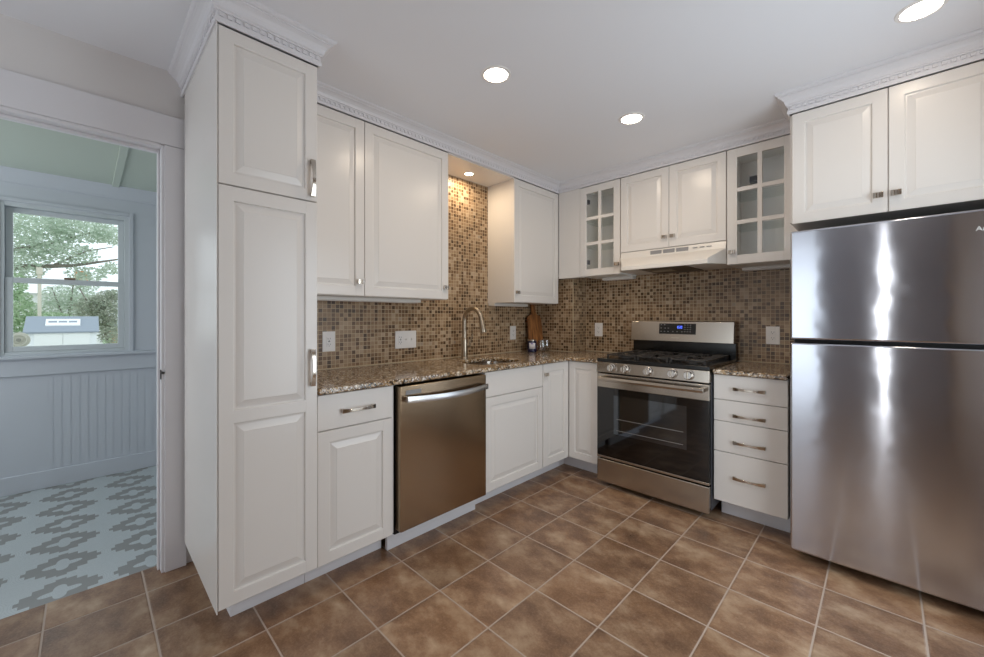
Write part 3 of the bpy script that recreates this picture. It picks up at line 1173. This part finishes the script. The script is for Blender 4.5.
# oven door
mb = MB()
mb.cur = 0
mb.box(RX0 + 0.002, RX1 - 0.002, RF, RF + 0.042, 0.722, 0.820)
mb.cur = 1
mb.box(RX0 + 0.002, RX1 - 0.002, RF + 0.001, RF + 0.042, 0.226, 0.7215)
mb.cur = 0
mb.box(RX0 + 0.002, RX1 - 0.002, RF, RF + 0.042, 0.211, 0.2255)
od = mb.build('oven_door', [M['steel'], M['ovenglass']], rg, 0.002)
mb = MB()
mb.box(1.040, 1.531, RF - 0.0002, RF + 0.003, 0.398, 0.672)
mb.build('oven_window', M['ovenwin'], od, 0, False)
mb = MB()
for z in (0.425, 0.505):
    mb.box(1.06, 1.51, RF - 0.0006, RF + 0.001, z, z + 0.003)
mb.build('oven_rack_line', M['legend'], od, 0, False)
mb = MB()
hy = RF - 0.050
mb.prism([(hy - 0.008, 0.774), (hy - 0.012, 0.788), (hy - 0.006, 0.803), (hy + 0.008, 0.803), (hy + 0.010, 0.776)], lambda a, b, t: (t, a, b), RX0 + 0.040, RX1 - 0.018)
for x in (RX0 + 0.040, RX1 - 0.046):
    mb.box(x, x + 0.028, hy, RF, 0.776, 0.801)
mb.build('oven_handle', M['steel'], od, 0.003)
for k in range(6):
    x = 1.03 + k * 0.10
    MB().box(x, x + 0.06, RF - 0.0015, RF + 0.01, 0.823, 0.8275).build('door_vent', M['dark'], rg, 0, False)
# storage drawer
mb = MB()
mb.box(RX0 + 0.001, RX1 - 0.001, RF, RF + 0.03, 0.038, 0.201)
mb.build('storage_drawer', M['steel'], rg, 0.005, True, 3)
MB().box(RX1 - 0.0025, RX1 - 0.0005, RF + 0.04, -0.1, 0.05, 0.88).build('side_trim', M['charcoal'], rg)
# backguard
mb = MB()
mb.box(RX0 - 0.004, RX1 - 0.002, -0.070, -0.008, 0.926, 1.042)
mb.build('riser', M['black'], rg, 0.002)
mb = MB()
mb.prism([(-0.105, 1.036), (-0.088, 1.196), (-0.020, 1.200), (-0.008, 1.200), (-0.008, 1.036)], lambda a, b, t: (t, a, b), RX0 - 0.014, RX1 - 0.004)
bgd = mb.build('backguard', M['steel'], rg, 0.006, True, 3)


def slope_y(z):
    return -0.105 + (z - 1.036) * 0.017 / 0.160


def on_guard(x0, x1, z0, z1, d0, d1):
    mb = MB()
    mb.prism([(slope_y(z0) - d0, z0), (slope_y(z1) - d0, z1), (slope_y(z1) - d1, z1), (slope_y(z0) - d1, z0)], lambda a, b, t: (t, a, b), x0, x1)
    return mb


cpn = on_guard(1.128, 1.402, 1.096, 1.178, -0.002, 0.0012).build('control_display', M['black'], rg, 0, False)
mb = on_guard(1.268, 1.272, 1.140, 1.160, 0.0012, 0.0018)
for x0, x1, z0, z1 in ((1.274, 1.284, 1.157, 1.160), (1.274, 1.284, 1.149, 1.152), (1.274, 1.284, 1.140, 1.143), (1.283, 1.286, 1.141, 1.151),
                       (1.292, 1.302, 1.157, 1.160), (1.292, 1.302, 1.140, 1.143), (1.291, 1.294, 1.141, 1.159), (1.300, 1.303, 1.141, 1.159)):
    q = on_guard(x0, x1, z0, z1, 0.0012, 0.0018)
    b = len(mb.v)
    mb.v += q.v
    mb.f += [[i + b for i in f] for f in q.f]
    mb.mi += q.mi
mb.build('clock_digits', M['display'], cpn, 0, False)
mb = MB()
for (x, z) in [(1.140, 1.165), (1.165, 1.165), (1.140, 1.140), (1.170, 1.139), (1.195, 1.139), (1.140, 1.113), (1.166, 1.113), (1.194, 1.113), (1.230, 1.113),
               (1.262, 1.113), (1.298, 1.113)] + [(1.318 + 0.020 * i, 1.165 - 0.017 * j) for i in range(3) for j in range(4)]:
    q = on_guard(x, x + 0.010, z, z + 0.005, 0.0012, 0.0016)
    b = len(mb.v)
    mb.v += q.v
    mb.f += [[i + b for i in f] for f in q.f]
    mb.mi += q.mi
mb.build('legend_lettering', M['legend'], cpn, 0, False)
on_guard(1.222, 1.282, 1.064, 1.071, -0.001, 0.0012).build('nameplate', M['chrome'], rg, 0, False)
# burners and grates
for bx, by, r in ((1.055, -0.52, 0.045), (1.055, -0.20, 0.036), (1.284, -0.36, 0.050), (1.513, -0.52, 0.050), (1.513, -0.20, 0.036)):
    mb = MB().lathe([(r * 1.25, 0.0), (r * 1.25, 0.006), (r, 0.008), (r, 0.016), (r * 0.82, 0.022), (0.0, 0.022)], (bx, by, 0.9295), 24)
    mb.build('burner', M['iron'], rg)
for gx0, gx1 in ((0.948, 1.168), (1.176, 1.392), (1.400, 1.620)):
    mb = MB()
    y0, y1, z0, z1 = -0.610, -0.085, 0.947, 0.956
    for x in (gx0, gx1 - 0.009):
        mb.box(x, x + 0.009, y0, y1, z0, z1)
    for y in (y0, (y0 + y1) / 2 - 0.006, y1 - 0.012):
        mb.box(gx0, gx1, y, y + 0.009, z0, z1)
    cx = (gx0 + gx1) / 2
    for yc in (-0.52, -0.20):
        for k in range(3):
            y = yc - 0.085 + 0.085 * k
            if k == 1:
                mb.box(gx0, cx - 0.03, y - 0.004, y + 0.004, z0 + 0.001, z1 + 0.001)
                mb.box(cx + 0.03, gx1, y - 0.004, y + 0.004, z0 + 0.001, z1 + 0.001)
            else:
                mb.box(gx0, cx - 0.055, y - 0.004, y + 0.004, z0 + 0.001, z1 + 0.001)
                mb.box(cx + 0.055, gx1, y - 0.004, y + 0.004, z0 + 0.001, z1 + 0.001)
        mb.box(cx - 0.005, cx + 0.005, yc - 0.12, yc - 0.03, z0 + 0.002, z1 + 0.003)
        mb.box(cx - 0.005, cx + 0.005, yc + 0.03, yc + 0.12, z0 + 0.002, z1 + 0.003)
    for x in (gx0, gx1 - 0.014):
        for y in (y0, y1 - 0.014):
            mb.box(x, x + 0.014, y, y + 0.014, 0.9295, z0)
    mb.build('grate', M['iron'], rg, 0.002)

# ------------------------------------------------------------------ range hood
hd = thing('range_hood', 'white under-cabinet range hood above the gas range', 'range hood', (1.28, -0.25, 1.58))
HX0, HX1 = 0.909, 1.657
mb = MB()
HB, HT = 1.585, 1.7395
back = -0.009
v = {}
# top plate, vertical face, tapered visor
sec = [(-0.305, HT, HX0, HX1), (-0.318, 1.690, HX0, HX1), (-0.445, 1.620, 0.985, 1.585), (-0.455, 1.610, 0.985, 1.585), (-0.455, HB - 0.004, 0.985, 1.585)]
for (y, z, a, b) in sec:
    mb.v += [(a, y, z), (b, y, z)]
for k in range(len(sec) - 1):
    mb.f.append([2 * k, 2 * k + 1, 2 * k + 3, 2 * k + 2])
i = len(mb.v)
mb.v += [(HX0, back, HT), (HX1, back, HT), (HX0, back, HB), (HX1, back, HB), (HX0, -0.318, HB), (HX1, -0.318, HB)]
mb.f += [[0, 1, i + 1, i], [i, i + 1, i + 3, i + 2],
         [0, 2, i + 4, i + 2, i], [1, 3, i + 5, i + 3, i + 1],
         [2, 4, 6, 8, i + 4], [3, 5, 7, 9, i + 5],
         [8, 9, i + 5, i + 3, i + 2, i + 4]]
mb.mi = [0] * len(mb.f)
mb.build('shell', M['hood'], hd, 0.003)
mb = MB()
for k in range(3):
    x = 1.150 + k * 0.094
    mb.box(x, x + 0.082, -0.3165, -0.304, 1.701, 1.728)
mb.build('vent', M['ventgrey'], hd)
mb = MB()
for x in (1.450, 1.495, 1.540):
    mb.box(x, x + 0.030, -0.3185, -0.304, 1.713, 1.718)
mb.build('switch', M['ventgrey'], hd)
MB().box(1.11, 1.44, -0.43, -0.03, HB - 0.006, HB + 0.001).build('grease_filter', M['fl'], hd, 0.001)
MB().box(1.15, 1.30, -0.30, -0.20, HB - 0.010, HB - 0.006).build('lamp_cover', M['nickel'], hd, 0.001)

# ------------------------------------------------------------------ refrigerator
fr = thing('refrigerator', 'large stainless top-freezer refrigerator at the right of the drawer cabinet', 'refrigerator', (2.45, -0.42, 0.0))
FX0, FX1 = 2.069, 2.829
mb = MB()
mb.box(FX0 + 0.004, FX1 - 0.004, -0.715, -0.06, 0.035, 1.655)
mb.build('case', M['charcoal'], fr, 0.004)
mb = MB().box(FX0 + 0.02, FX1 - 0.02, -0.70, -0.10, 0.012, 0.034)
for x in (FX0 + 0.06, FX1 - 0.10):
    for y in (-0.66, -0.14):
        mb.box(x, x + 0.04, y, y + 0.04, 0.0, 0.012)
mb.build('base_grille', M['dark'], fr)
MB().box(FX0 + 0.012, FX1 - 0.012, -0.735, -0.715, 0.06, 1.65).build('gasket', M['dark'], fr)
fd = MB().box(FX0, FX1, -0.800, -0.735, 1.117, 1.662).build('freezer_door', M['fridge'], fr, 0.010, True, 4)
MB().box(FX0, FX1, -0.800, -0.735, 0.050, 1.100).build('refrigerator_door', M['fridge'], fr, 0.010, True, 4)
tx = bpy.data.curves.new('logo', 'FONT')
tx.body = 'Amana'
tx.size = 0.027
tx.extrude = 0.0008
tx.materials.append(M['knobsteel'])
tmp = bpy.data.objects.new('logo_curve', tx)
COL.objects.link(tmp)
to = bpy.data.objects.new('logo', bpy.data.meshes.new_from_object(tmp))
bpy.data.objects.remove(tmp)
COL.objects.link(to)
to.parent = fd
to.location = (2.672 - ORIG[fr.name][0], -0.8005 - ORIG[fr.name][1], 1.575)
to.rotation_euler = (pi / 2, 0, 0)

# ------------------------------------------------------------------ outlets and switches


def outlet(label, m, w, h, gangs, name='wall_outlet', cat='outlet'):
    """plate centred on (0, 0)"""
    c = m(0, 0, 0)
    t = thing(name, label, cat, (c[0], c[1], c[2] - h / 2))
    mb = MB().mbox(m, -w / 2, w / 2, -h / 2, h / 2, 0, 0.006)
    mb.build('plate', M['plastic'], t, 0.002)
    for cu, kind in gangs:
        if kind == 'duplex':
            for cv in (-0.0195, 0.0195):
                mb = MB().mbox(m, cu - 0.0165, cu + 0.0165, cv - 0.014, cv + 0.014, 0.005, 0.0085)
                f = mb.build('receptacle', M['plastic'], t, 0.002)
                s = MB()
                s.mbox(m, cu - 0.008, cu - 0.0058, cv - 0.001, cv + 0.008, 0.008, 0.0089)
                s.mbox(m, cu + 0.0058, cu + 0.008, cv - 0.001, cv + 0.007, 0.008, 0.0089)
                s.mbox(m, cu - 0.0022, cu + 0.0022, cv - 0.009, cv - 0.005, 0.008, 0.0089)
                s.build('slot', M['slot'], f)
        elif kind == 'decora':
            mb = MB().mbox(m, cu - 0.0165, cu + 0.0165, -0.033, 0.033, 0.005, 0.0085)
            f = mb.build('receptacle', M['plastic'], t, 0.002)
            s = MB()
            for cv in (-0.020, 0.014):
                s.mbox(m, cu - 0.008, cu - 0.0058, cv - 0.001, cv + 0.008, 0.008, 0.0089)
                s.mbox(m, cu + 0.0058, cu + 0.008, cv - 0.001, cv + 0.007, 0.008, 0.0089)
                s.mbox(m, cu - 0.0022, cu + 0.0022, cv - 0.009, cv - 0.005, 0.008, 0.0089)
            s.mbox(m, cu - 0.006, cu + 0.006, -0.003, 0.002, 0.008, 0.0092)
            s.build('slot', M['slot'], f)
        else:
            mb = MB().mbox(m, cu - 0.006, cu + 0.006, -0.013, 0.013, 0.005, 0.0075)
            mb.prism([(-0.004, 0.007), (0.005, 0.007), (0.009, 0.016), (0.004, 0.017)], lambda a, b, tt: m(cu + tt, a, b), -0.004, 0.004)
            mb.build('toggle', M['plastic'], t, 0.0008)
    return t


outlet('white duplex outlet plate on mosaic nearest the pantry', FX(0.006, -2.276, 1.081), 0.078, 0.122, [(0, 'decora')])
outlet('wide white plate with outlet and toggle switches left of the faucet', FX(0.006, -1.730, 1.071), 0.172, 0.122,
       [(-0.046, 'decora'), (0.0, 'toggle'), (0.046, 'toggle')], 'switch_plate', 'switch')
outlet('white outlet plate on mosaic between faucet and cutting board', FX(0.006, -0.592, 1.086), 0.076, 0.122, [(0, 'duplex')])
outlet('white outlet plate on mosaic left of the range backguard', FY(-0.006, 0.543, 1.113), 0.078, 0.122, [(0, 'duplex')])
outlet('white duplex outlet plate on mosaic right of the range backguard', FY(-0.006, 1.867, 1.103), 0.079, 0.122, [(0, 'duplex')])

# ------------------------------------------------------------------ under-cabinet light bars
def bar(label, x0, x1, y0, y1, z1):
    t = thing('light_bar', label, 'light', ((x0 + x1) / 2, (y0 + y1) / 2, z1 - 0.022), 'under-cabinet light bars')
    MB().box(x0, x1, y0, y1, z1 - 0.022, z1).build('housing', M['lightbar'], t, 0.003)
    MB().box(x0 + 0.012, x1 - 0.012, y0 + 0.012, y1 - 0.012, z1 - 0.024, z1 - 0.021).build('lens', M['plastic'], t, 0)
    return t


bar('long white light bar under the wall cabinets left of the sink', 0.10, 0.19, -2.56, -1.730, UZ0 - 0.0005)
bar('white light bar under the wall cabinet right of the sink niche', 0.012, 0.085, -0.912, -0.47, UZ0 - 0.0005)
bar('white light bar under the glass cabinet left of the hood', 0.62, 0.90, -0.085, -0.015, RZ0 - 0.0005)
bar('white light bar under the glass cabinet beside the refrigerator', 1.70, 2.03, -0.085, -0.015, RZ0 - 0.0005)

# ------------------------------------------------------------------ recessed lights


def can(label, x, y, r, z, power, color=(1.0, 0.82, 0.61)):
    t = thing('recessed_light', label, 'light', (x, y, z - 0.004), 'recessed lights')
    MB().lathe([(r * 1.28, 0.0), (r * 1.22, -0.004), (r * 1.02, -0.005), (r * 1.0, 0.0)], (x, y, z), 40).build('trim_ring', M['plastic'], t)
    MB().lathe([(r * 1.01, -0.001), (r * 0.9, -0.003), (0.0, -0.0035)], (x, y, z), 40).build('lens', M['lens'], t)
    area_light('recessed_lamp', (0, 0, -0.006), (0, 0, 0), r * 1.8, r * 1.8, power, color, 'DISK', t)
    return t


can('round recessed ceiling light nearest the tall pantry cabinet', 1.044, -1.890, 0.058, CEIL, 3.5)
can('round recessed ceiling light nearest the gas range', 1.325, -1.005, 0.058, CEIL, 3.5)
can('round recessed ceiling light nearest the refrigerator', 2.511, -1.036, 0.058, CEIL, 1.1)
can('small recessed light in the soffit of the niche over the sink', 0.134, -1.244, 0.032, 2.332, 3.2, (1.0, 0.80, 0.55))

# ------------------------------------------------------------------ things on the worktop
zc = 0.914
cb_ = thing('cutting_board', 'brown wooden paddle cutting board leaning in the corner behind the jar', 'cutting board', (0.06, -0.33, zc))
mb = MB()
out = [(-0.100, 0.0), (0.100, 0.0), (0.104, 0.02), (0.098, 0.30), (0.085, 0.325), (0.035, 0.345), (0.026, 0.37), (0.024, 0.46), (0.0, 0.475),
       (-0.024, 0.46), (-0.026, 0.37), (-0.035, 0.345), (-0.085, 0.325), (-0.098, 0.30), (-0.104, 0.02)]
lean = radians(8.5)
mb.prism(out, lambda a, b, t: (0.084 - b * sin(lean) + t * cos(lean), -0.345 + a + b * 0.03, zc + b * cos(lean) + t * sin(lean)), 0.0, 0.018)
mb.build('board', M['wood'], cb_, 0.004)

jx, jy = 0.135, -0.475
jar = thing('candle_jar', 'small navy jar with white paper label on the granite', 'jar', (jx, jy, zc))
MB().lathe([(0.038, 0.0), (0.042, 0.004), (0.042, 0.100), (0.040, 0.108), (0.036, 0.108), (0.036, 0.095), (0.0, 0.094)], (jx, jy, zc), 32).build('vessel', M['navy'], jar)
MB().lathe([(0.0428, 0.099), (0.0432, 0.110), (0.040, 0.111), (0.0, 0.111)], (jx, jy, zc), 32).build('lid', M['nickel'], jar)
mb = MB()
n = 10
ang0 = math.atan2(-3.3066 - jy, 2.4059 - jx)
for k in range(n):
    a0 = ang0 + radians(-36 + 80 * k / n)
    a1 = ang0 + radians(-36 + 80 * (k + 1) / n)
    mb.face([(jx + 0.0426 * cos(a0), jy + 0.0426 * sin(a0), zc + 0.028), (jx + 0.0426 * cos(a1), jy + 0.0426 * sin(a1), zc + 0.028),
             (jx + 0.0426 * cos(a1), jy + 0.0426 * sin(a1), zc + 0.082), (jx + 0.0426 * cos(a0), jy + 0.0426 * sin(a0), zc + 0.082)])
lb = mb.build('paper_label', M['label'], jar, 0, True, 2, True)
md = lb.modifiers.new('paper', 'SOLIDIFY')
md.thickness = 0.0004
md.offset = 1
mb = MB()
for k in range(3, 6):
    a0 = ang0 + radians(-36 + 80 * k / n)
    a1 = ang0 + radians(-36 + 80 * (k + 1) / n)
    mb.face([(jx + 0.0434 * cos(a0), jy + 0.0434 * sin(a0), zc + 0.070), (jx + 0.0434 * cos(a1), jy + 0.0434 * sin(a1), zc + 0.070),
             (jx + 0.0434 * cos(a1), jy + 0.0434 * sin(a1), zc + 0.080), (jx + 0.0434 * cos(a0), jy + 0.0434 * sin(a0), zc + 0.080)])
mb.build('label_print', M['violet'], lb)

for gx_, gy_, lab in ((0.185, -0.395, 'clear stemless glass beside the navy jar'), (0.155, -0.293, 'clear stemless glass nearer the corner chase, second from the navy jar')):
    mb = MB().lathe([(0.022, 0.0), (0.032, 0.006), (0.044, 0.03), (0.046, 0.05), (0.040, 0.09), (0.037, 0.105), (0.0355, 0.105), (0.0385, 0.088), (0.0445, 0.05),
                     (0.0425, 0.031), (0.030, 0.010), (0.0, 0.008)], (gx_, gy_, zc), 32)
    o = mb.build('stemless_glass', M['winegl'])
    tag(o, lab, 'glass', 'stemless glasses by the cutting board')

# ------------------------------------------------------------------ sunroom beyond the doorway
SX = -1.9
WY0, WY1, WZ0, WZ1 = -3.735, -3.060, 0.962, 2.035
mb = MB()
mb.box(SX - 0.12, SX, -5.1, WY0, 0.80, 2.5)
mb.box(SX - 0.12, SX, WY1, -2.2, 0.80, 2.5)
mb.box(SX - 0.12, SX, WY0, WY1, 0.80, WZ0)
mb.box(SX - 0.12, SX, WY0, WY1, WZ1, 2.5)
mb.box(SX - 0.12, SX, -5.1, -3.474, 0.0, 0.80)
# beaded boards right of the seam
y = -3.474
while y < -2.2:
    mb.box(SX - 0.12, SX, y + 0.003, y + 0.043, 0.0, 0.80)
    mb.box(SX - 0.12, SX - 0.002, y - 0.003, y + 0.003, 0.0, 0.80)
    y += 0.046
struct(mb, 'wall_sunroom', M['sunwall'])
struct(MB().box(SX - 0.12, -0.12, -2.30, -2.2, 0, 2.5), 'wall_sunroom_right', M['sunwall'])
mb = MB()
mb.box(SX - 0.12, -1.65, -5.1, -5.0, 0, 2.5)
mb.box(-0.40, -0.12, -5.1, -5.0, 0, 2.5)
mb.box(-1.65, -0.40, -5.1, -5.0, 0, 0.75)
mb.box(-1.65, -0.40, -5.1, -5.0, 2.15, 2.5)
struct(mb, 'wall_sunroom_left', M['sunwall'])
struct(MB().box(SX - 0.12, -0.12, -5.1, -2.2, 2.25, 2.3), 'ceiling_sunroom', M['sunceil'])
struct(MB().box(SX, -0.12, -3.165, -3.125, 2.238, 2.25), 'trim_7', M['sunceil'], 0.002)
mb = MB()
mb.prism([(0.0, 2.160), (0.012, 2.160), (0.016, 2.18), (0.05, 2.22), (0.06, 2.25), (0.0, 2.25)], lambda a, b, t: (SX + a, t, b), -5.0, -2.3)
struct(mb, 'trim_8', M['sunwall'])
struct(MB().box(SX, SX + 0.016, -5.0, -2.3, 0.0, 0.125), 'baseboard_sunroom', M['sunwall'], 0.004)
mb = MB()
mb.box(SX, SX + 0.050, -5.0, -2.3, 0.936, 0.956)
mb.box(SX, SX + 0.018, -5.0, -2.3, 0.815, 0.936)
struct(mb, 'trim_9', M['sunwall'], 0.003)
mb = MB()
mb.box(SX - 0.01, SX + 0.012, WY1 - 0.005, WY1 + 0.02, WZ0 - 0.02, WZ1 + 0.02)
mb.box(SX - 0.01, SX + 0.012, WY0 - 0.02, WY0 + 0.005, WZ0 - 0.02, WZ1 + 0.02)
mb.box(SX - 0.01, SX + 0.012, WY0 + 0.0055, WY1 - 0.0055, WZ1 - 0.005, WZ1 + 0.02)
struct(mb, 'trim_10', M['sunwall'], 0.002)
mb = MB()
mb.box(SX - 0.10, SX - 0.005, WY0, WY0 + 0.035, WZ0, WZ1)
mb.box(SX - 0.10, SX - 0.005, WY1 - 0.032, WY1, WZ0, WZ1)
mb.box(SX - 0.10, SX - 0.005, WY0 + 0.0355, WY1 - 0.0325, WZ1 - 0.035, WZ1)
mb.box(SX - 0.10, SX - 0.005, WY0 + 0.0355, WY1 - 0.0325, WZ0, WZ0 + 0.022)
win = struct(mb, 'window_1', M['sash'], 0.002)


def sash(name, x, z0, z1, parent, b):
    y0, y1 = WY0 + 0.036, WY1 - 0.033
    mb = MB()
    mb.box(x - 0.014, x + 0.014, y0, y0 + b, z0, z1)
    mb.box(x - 0.014, x + 0.014, y1 - b, y1, z0, z1)
    mb.box(x - 0.014, x + 0.014, y0 + b, y1 - b, z0, z0 + b)
    mb.box(x - 0.014, x + 0.014, y0 + b, y1 - b, z1 - b, z1)
    s = mb.build(name, M['sash'], parent, 0.002)
    MB().box(x - 0.002, x + 0.002, y0 + b - 0.004, y1 - b + 0.004, z0 + b - 0.004, z1 - b + 0.004).build('pane', M['winglass'], s, 0, False)
    return s


ORIG['window_1'] = (0, 0, 0)
s1 = sash('upper_sash', SX - 0.065, 1.470, WZ1 - 0.036, win, 0.034)
s2 = sash('lower_sash', SX - 0.030, WZ0 + 0.023, 1.506, win, 0.036)
MB().box(SX - 0.030, SX - 0.005, -3.42, -3.36, 1.506, 1.520).build('sash_lock', M['nickel'], win, 0.003)

# ------------------------------------------------------------------ garden seen through the window
GZ = -0.75
struct(MB().box(-45, -2.4, -22, 14, GZ - 0.1, GZ), 'ground_lawn', M['lawn'])
sh = thing('garden_shed', 'small white garden shed with grey roof outside the window', 'shed', (-11.5, -3.68, GZ))
MB().box(-12.4, -11.03, -4.20, -3.13, GZ, 0.90).build('wall', M['shedwall'], sh)
mb = MB()
mb.prism([(-10.98, 0.895), (-11.75, 1.245), (-12.5, 0.895), (-12.5, 0.86), (-11.75, 1.20), (-10.98, 0.86)], lambda a, b, t: (a, t, b), -4.275, -3.085)
mb.build('roof', M['shedroof'], sh)
for y0, y1 in ((-4.115, -3.680), (-3.674, -3.240)):
    MB().box(-11.03, -11.005, y0, y1, GZ + 0.1, 0.862).build('door', M['housewall'], sh, 0.004)


def on_roof(x0, x1, y0, y1, h0, h1):
    mb = MB()
    zr = lambda x: 0.895 + (-10.98 - x) * 0.35 / 0.77
    mb.prism([(x0, zr(x0) + h0), (x1, zr(x1) + h0), (x1, zr(x1) + h1), (x0, zr(x0) + h1)], lambda a, b, t: (a, t, b), y0, y1)
    return mb


vp = on_roof(-11.25, -11.55, -3.96, -3.40, 0.0, 0.03).build('skylight', M['housewall'], sh, 0.004)
for k in range(3):
    y0 = -3.915 + k * 0.162
    on_roof(-11.36, -11.44, y0, y0 + 0.135, 0.028, 0.036).build('skylight_slot', M['shedroof'], vp)

co = thing('hose_coil', 'round grey ringed coil at the foot of the window view, left of the shed', 'hose reel', (-9.9, -4.25, GZ))
cz_ = 0.765
mb = MB().lathe([(0.020, 0.055), (0.05, 0.06), (0.055, 0.03), (0.085, 0.03), (0.092, 0.05), (0.118, 0.05), (0.125, 0.025), (0.150, 0.02), (0.152, -0.06), (0.0, -0.06)], (-10.0, -4.25, cz_), 40, 'x')
mb.build('reel', M['coil'], co)
MB().lathe([(0.0, 0.066), (0.034, 0.064), (0.038, 0.05)], (-10.0, -4.25, cz_), 30, 'x').build('hub', M['coil2'], co)
mb = MB()
mb.tube([(-10.06, -4.25, GZ), (-10.06, -4.25, cz_)], 0.03, 10)
mb.build('stand', M['coil2'], co)

pt = MB().box(-12.83, -12.76, -4.160, -4.095, GZ, 2.44)
pt.box(-12.85, -12.74, -4.180, -4.075, 2.30, 2.48)
tag(pt.build('utility_post', M['postbeige'], None, 0.004), 'pale beige post rising above the shed roof between the trees', 'post')

hs = thing('house', 'white house with brick chimney far behind the trees', 'house', (-22, -3.6, GZ))
MB().box(-26, -22, -6.2, -2.75, GZ, 2.2).build('wall', M['housewall'], hs)
mb = MB()
mb.prism([(-21.7, 2.18), (-24, 3.0), (-26.3, 2.18)], lambda a, b, t: (a, t, b), -6.4, -2.6)
mb.build('roof', M['housewall'], hs)
MB().box(-23.6, -23.1, -3.66, -3.22, 2.4, 3.28).build('chimney', M['brick'], hs)
gh = thing('brick_house', 'small brick house with grey roof at the lower right of the window view', 'house', (-24, -2.2, GZ))
MB().box(-26, -24, -2.56, -1.2, GZ, 0.72).build('wall', M['brick'], gh)
mb = MB()
mb.prism([(-23.8, 0.70), (-25, 1.1), (-26.2, 0.70)], lambda a, b, t: (a, t, b), -2.70, -1.1)
mb.build('roof', M['shedroof'], gh)


def tree(name, label, cat, base, trunk_pts, blobs, n, size, mat, seed):
    rnd = random.Random(seed)
    t = thing(name, label, cat, base, None)
    if trunk_pts:
        mb = MB()
        for pts, r0, r1 in trunk_pts:
            m_ = len(pts)
            mb.tube(pts, [r0 + (r1 - r0) * k / (m_ - 1) for k in range(m_)], 8)
        mb.build('trunk', M['bark'], t)
    mb = MB()
    tot = sum(b[3] * b[4] * b[5] for b in blobs)
    for (cx, cy, cz, rx, ry, rz) in blobs:
        k = int(n * rx * ry * rz / tot)
        for _ in range(k):
            while True:
                p = Vector((rnd.uniform(-1, 1), rnd.uniform(-1, 1), rnd.uniform(-1, 1)))
                if 0.05 < p.length < 1:
                    break
            c = Vector((cx + p.x * rx, cy + p.y * ry, cz + p.z * rz))
            a = Vector((rnd.gauss(0, 1), rnd.gauss(0, 1), rnd.gauss(0, 0.6))).normalized()
            b = a.cross(Vector((rnd.gauss(0, 1), rnd.gauss(0, 1), rnd.gauss(0, 1)))).normalized()
            s = size * rnd.uniform(0.6, 1.3)
            mb.face([c - a * s, c - b * s * 0.45, c + a * s, c + b * s * 0.45])
    mb.build('foliage', mat, t, 0, False)
    return t


tree('broadleaf_tree', 'broad pale green tree filling the upper window pane', 'tree', (-15.5, -6.4, GZ),
     [([(-15.5, -6.4, GZ), (-15.4, -6.2, 1.2), (-15.2, -5.6, 2.3), (-15.0, -4.6, 2.65), (-14.8, -3.6, 2.75), (-14.8, -2.4, 3.1)], 0.16, 0.02),
      ([(-15.2, -5.6, 2.3), (-15.0, -5.0, 3.0), (-14.9, -4.0, 3.4), (-14.8, -3.0, 3.9)], 0.08, 0.02),
      ([(-14.9, -4.0, 2.72), (-14.6, -3.3, 3.2), (-14.6, -2.7, 3.4)], 0.035, 0.012)],
     [(-14.8, -4.4, 3.7, 0.9, 0.9, 0.7), (-14.8, -3.4, 3.9, 0.9, 0.8, 0.45), (-14.9, -4.6, 2.7, 0.8, 0.6, 0.45), (-14.8, -3.7, 3.1, 0.8, 0.75, 0.35),
      (-14.7, -2.75, 3.75, 0.7, 0.45, 0.30), (-14.9, -3.3, 2.55, 0.7, 0.5, 0.22), (-14.9, -2.75, 2.75, 0.6, 0.3, 0.2)], 9000, 0.052, M['leafA'], 3)
tree('broadleaf_tree', 'bright green shrubby tree behind the left end of the shed', 'tree', (-14.2, -4.9, GZ),
     [([(-14.2, -4.9, GZ), (-14.2, -4.8, 1.4)], 0.08, 0.03)],
     [(-14.2, -4.75, 1.5, 0.6, 0.50, 0.55), (-14.2, -4.2, 1.05, 0.5, 0.55, 0.35), (-14.2, -4.7, 2.1, 0.5, 0.30, 0.35), (-14.2, -4.9, 0.6, 0.5, 0.5, 0.5), (-13.9, -3.9, 1.15, 0.4, 0.35, 0.22)], 6000, 0.046, M['leafB'], 5)
tree('broadleaf_tree', 'dull green tree behind the right end of the shed', 'tree', (-14.6, -2.8, GZ),
     [([(-14.6, -2.8, GZ), (-14.6, -2.85, 0.9), (-14.5, -2.95, 1.9)], 0.08, 0.03), ([(-14.6, -2.85, 0.6), (-14.6, -3.2, 1.5), (-14.6, -3.45, 2.1)], 0.04, 0.012)],
     [(-14.5, -2.85, 1.5, 0.5, 0.42, 0.55), (-14.5, -3.25, 1.45, 0.4, 0.35, 0.40), (-14.5, -2.8, 0.75, 0.4, 0.28, 0.5), (-14.5, -2.62, 1.9, 0.4, 0.3, 0.2)], 6000, 0.042, M['leafC'], 8)
tree('broadleaf_tree', 'thin pale tree in the middle gap above the shed roof', 'tree', (-17.5, -3.8, GZ),
     [([(-17.5, -3.8, GZ), (-17.5, -3.75, 1.0), (-17.4, -3.6, 2.4)], 0.07, 0.02), ([(-17.5, -3.75, 0.9), (-17.4, -4.1, 2.2)], 0.04, 0.012)],
     [(-17.5, -3.7, 1.9, 0.6, 0.75, 0.45), (-17.5, -3.9, 1.45, 0.6, 0.9, 0.35), (-17.5, -3.3, 2.4, 0.5, 0.4, 0.3)], 3800, 0.045, M['leafA'], 21)
tree('garden_bush', 'low green bush on the lawn right of the shed', 'bush', (-13.2, -2.85, GZ), None,
     [(-13.2, -2.85, 0.25, 0.4, 0.22, 0.38), (-13.2, -2.95, -0.2, 0.4, 0.3, 0.5)], 900, 0.038, M['leafB'], 11)
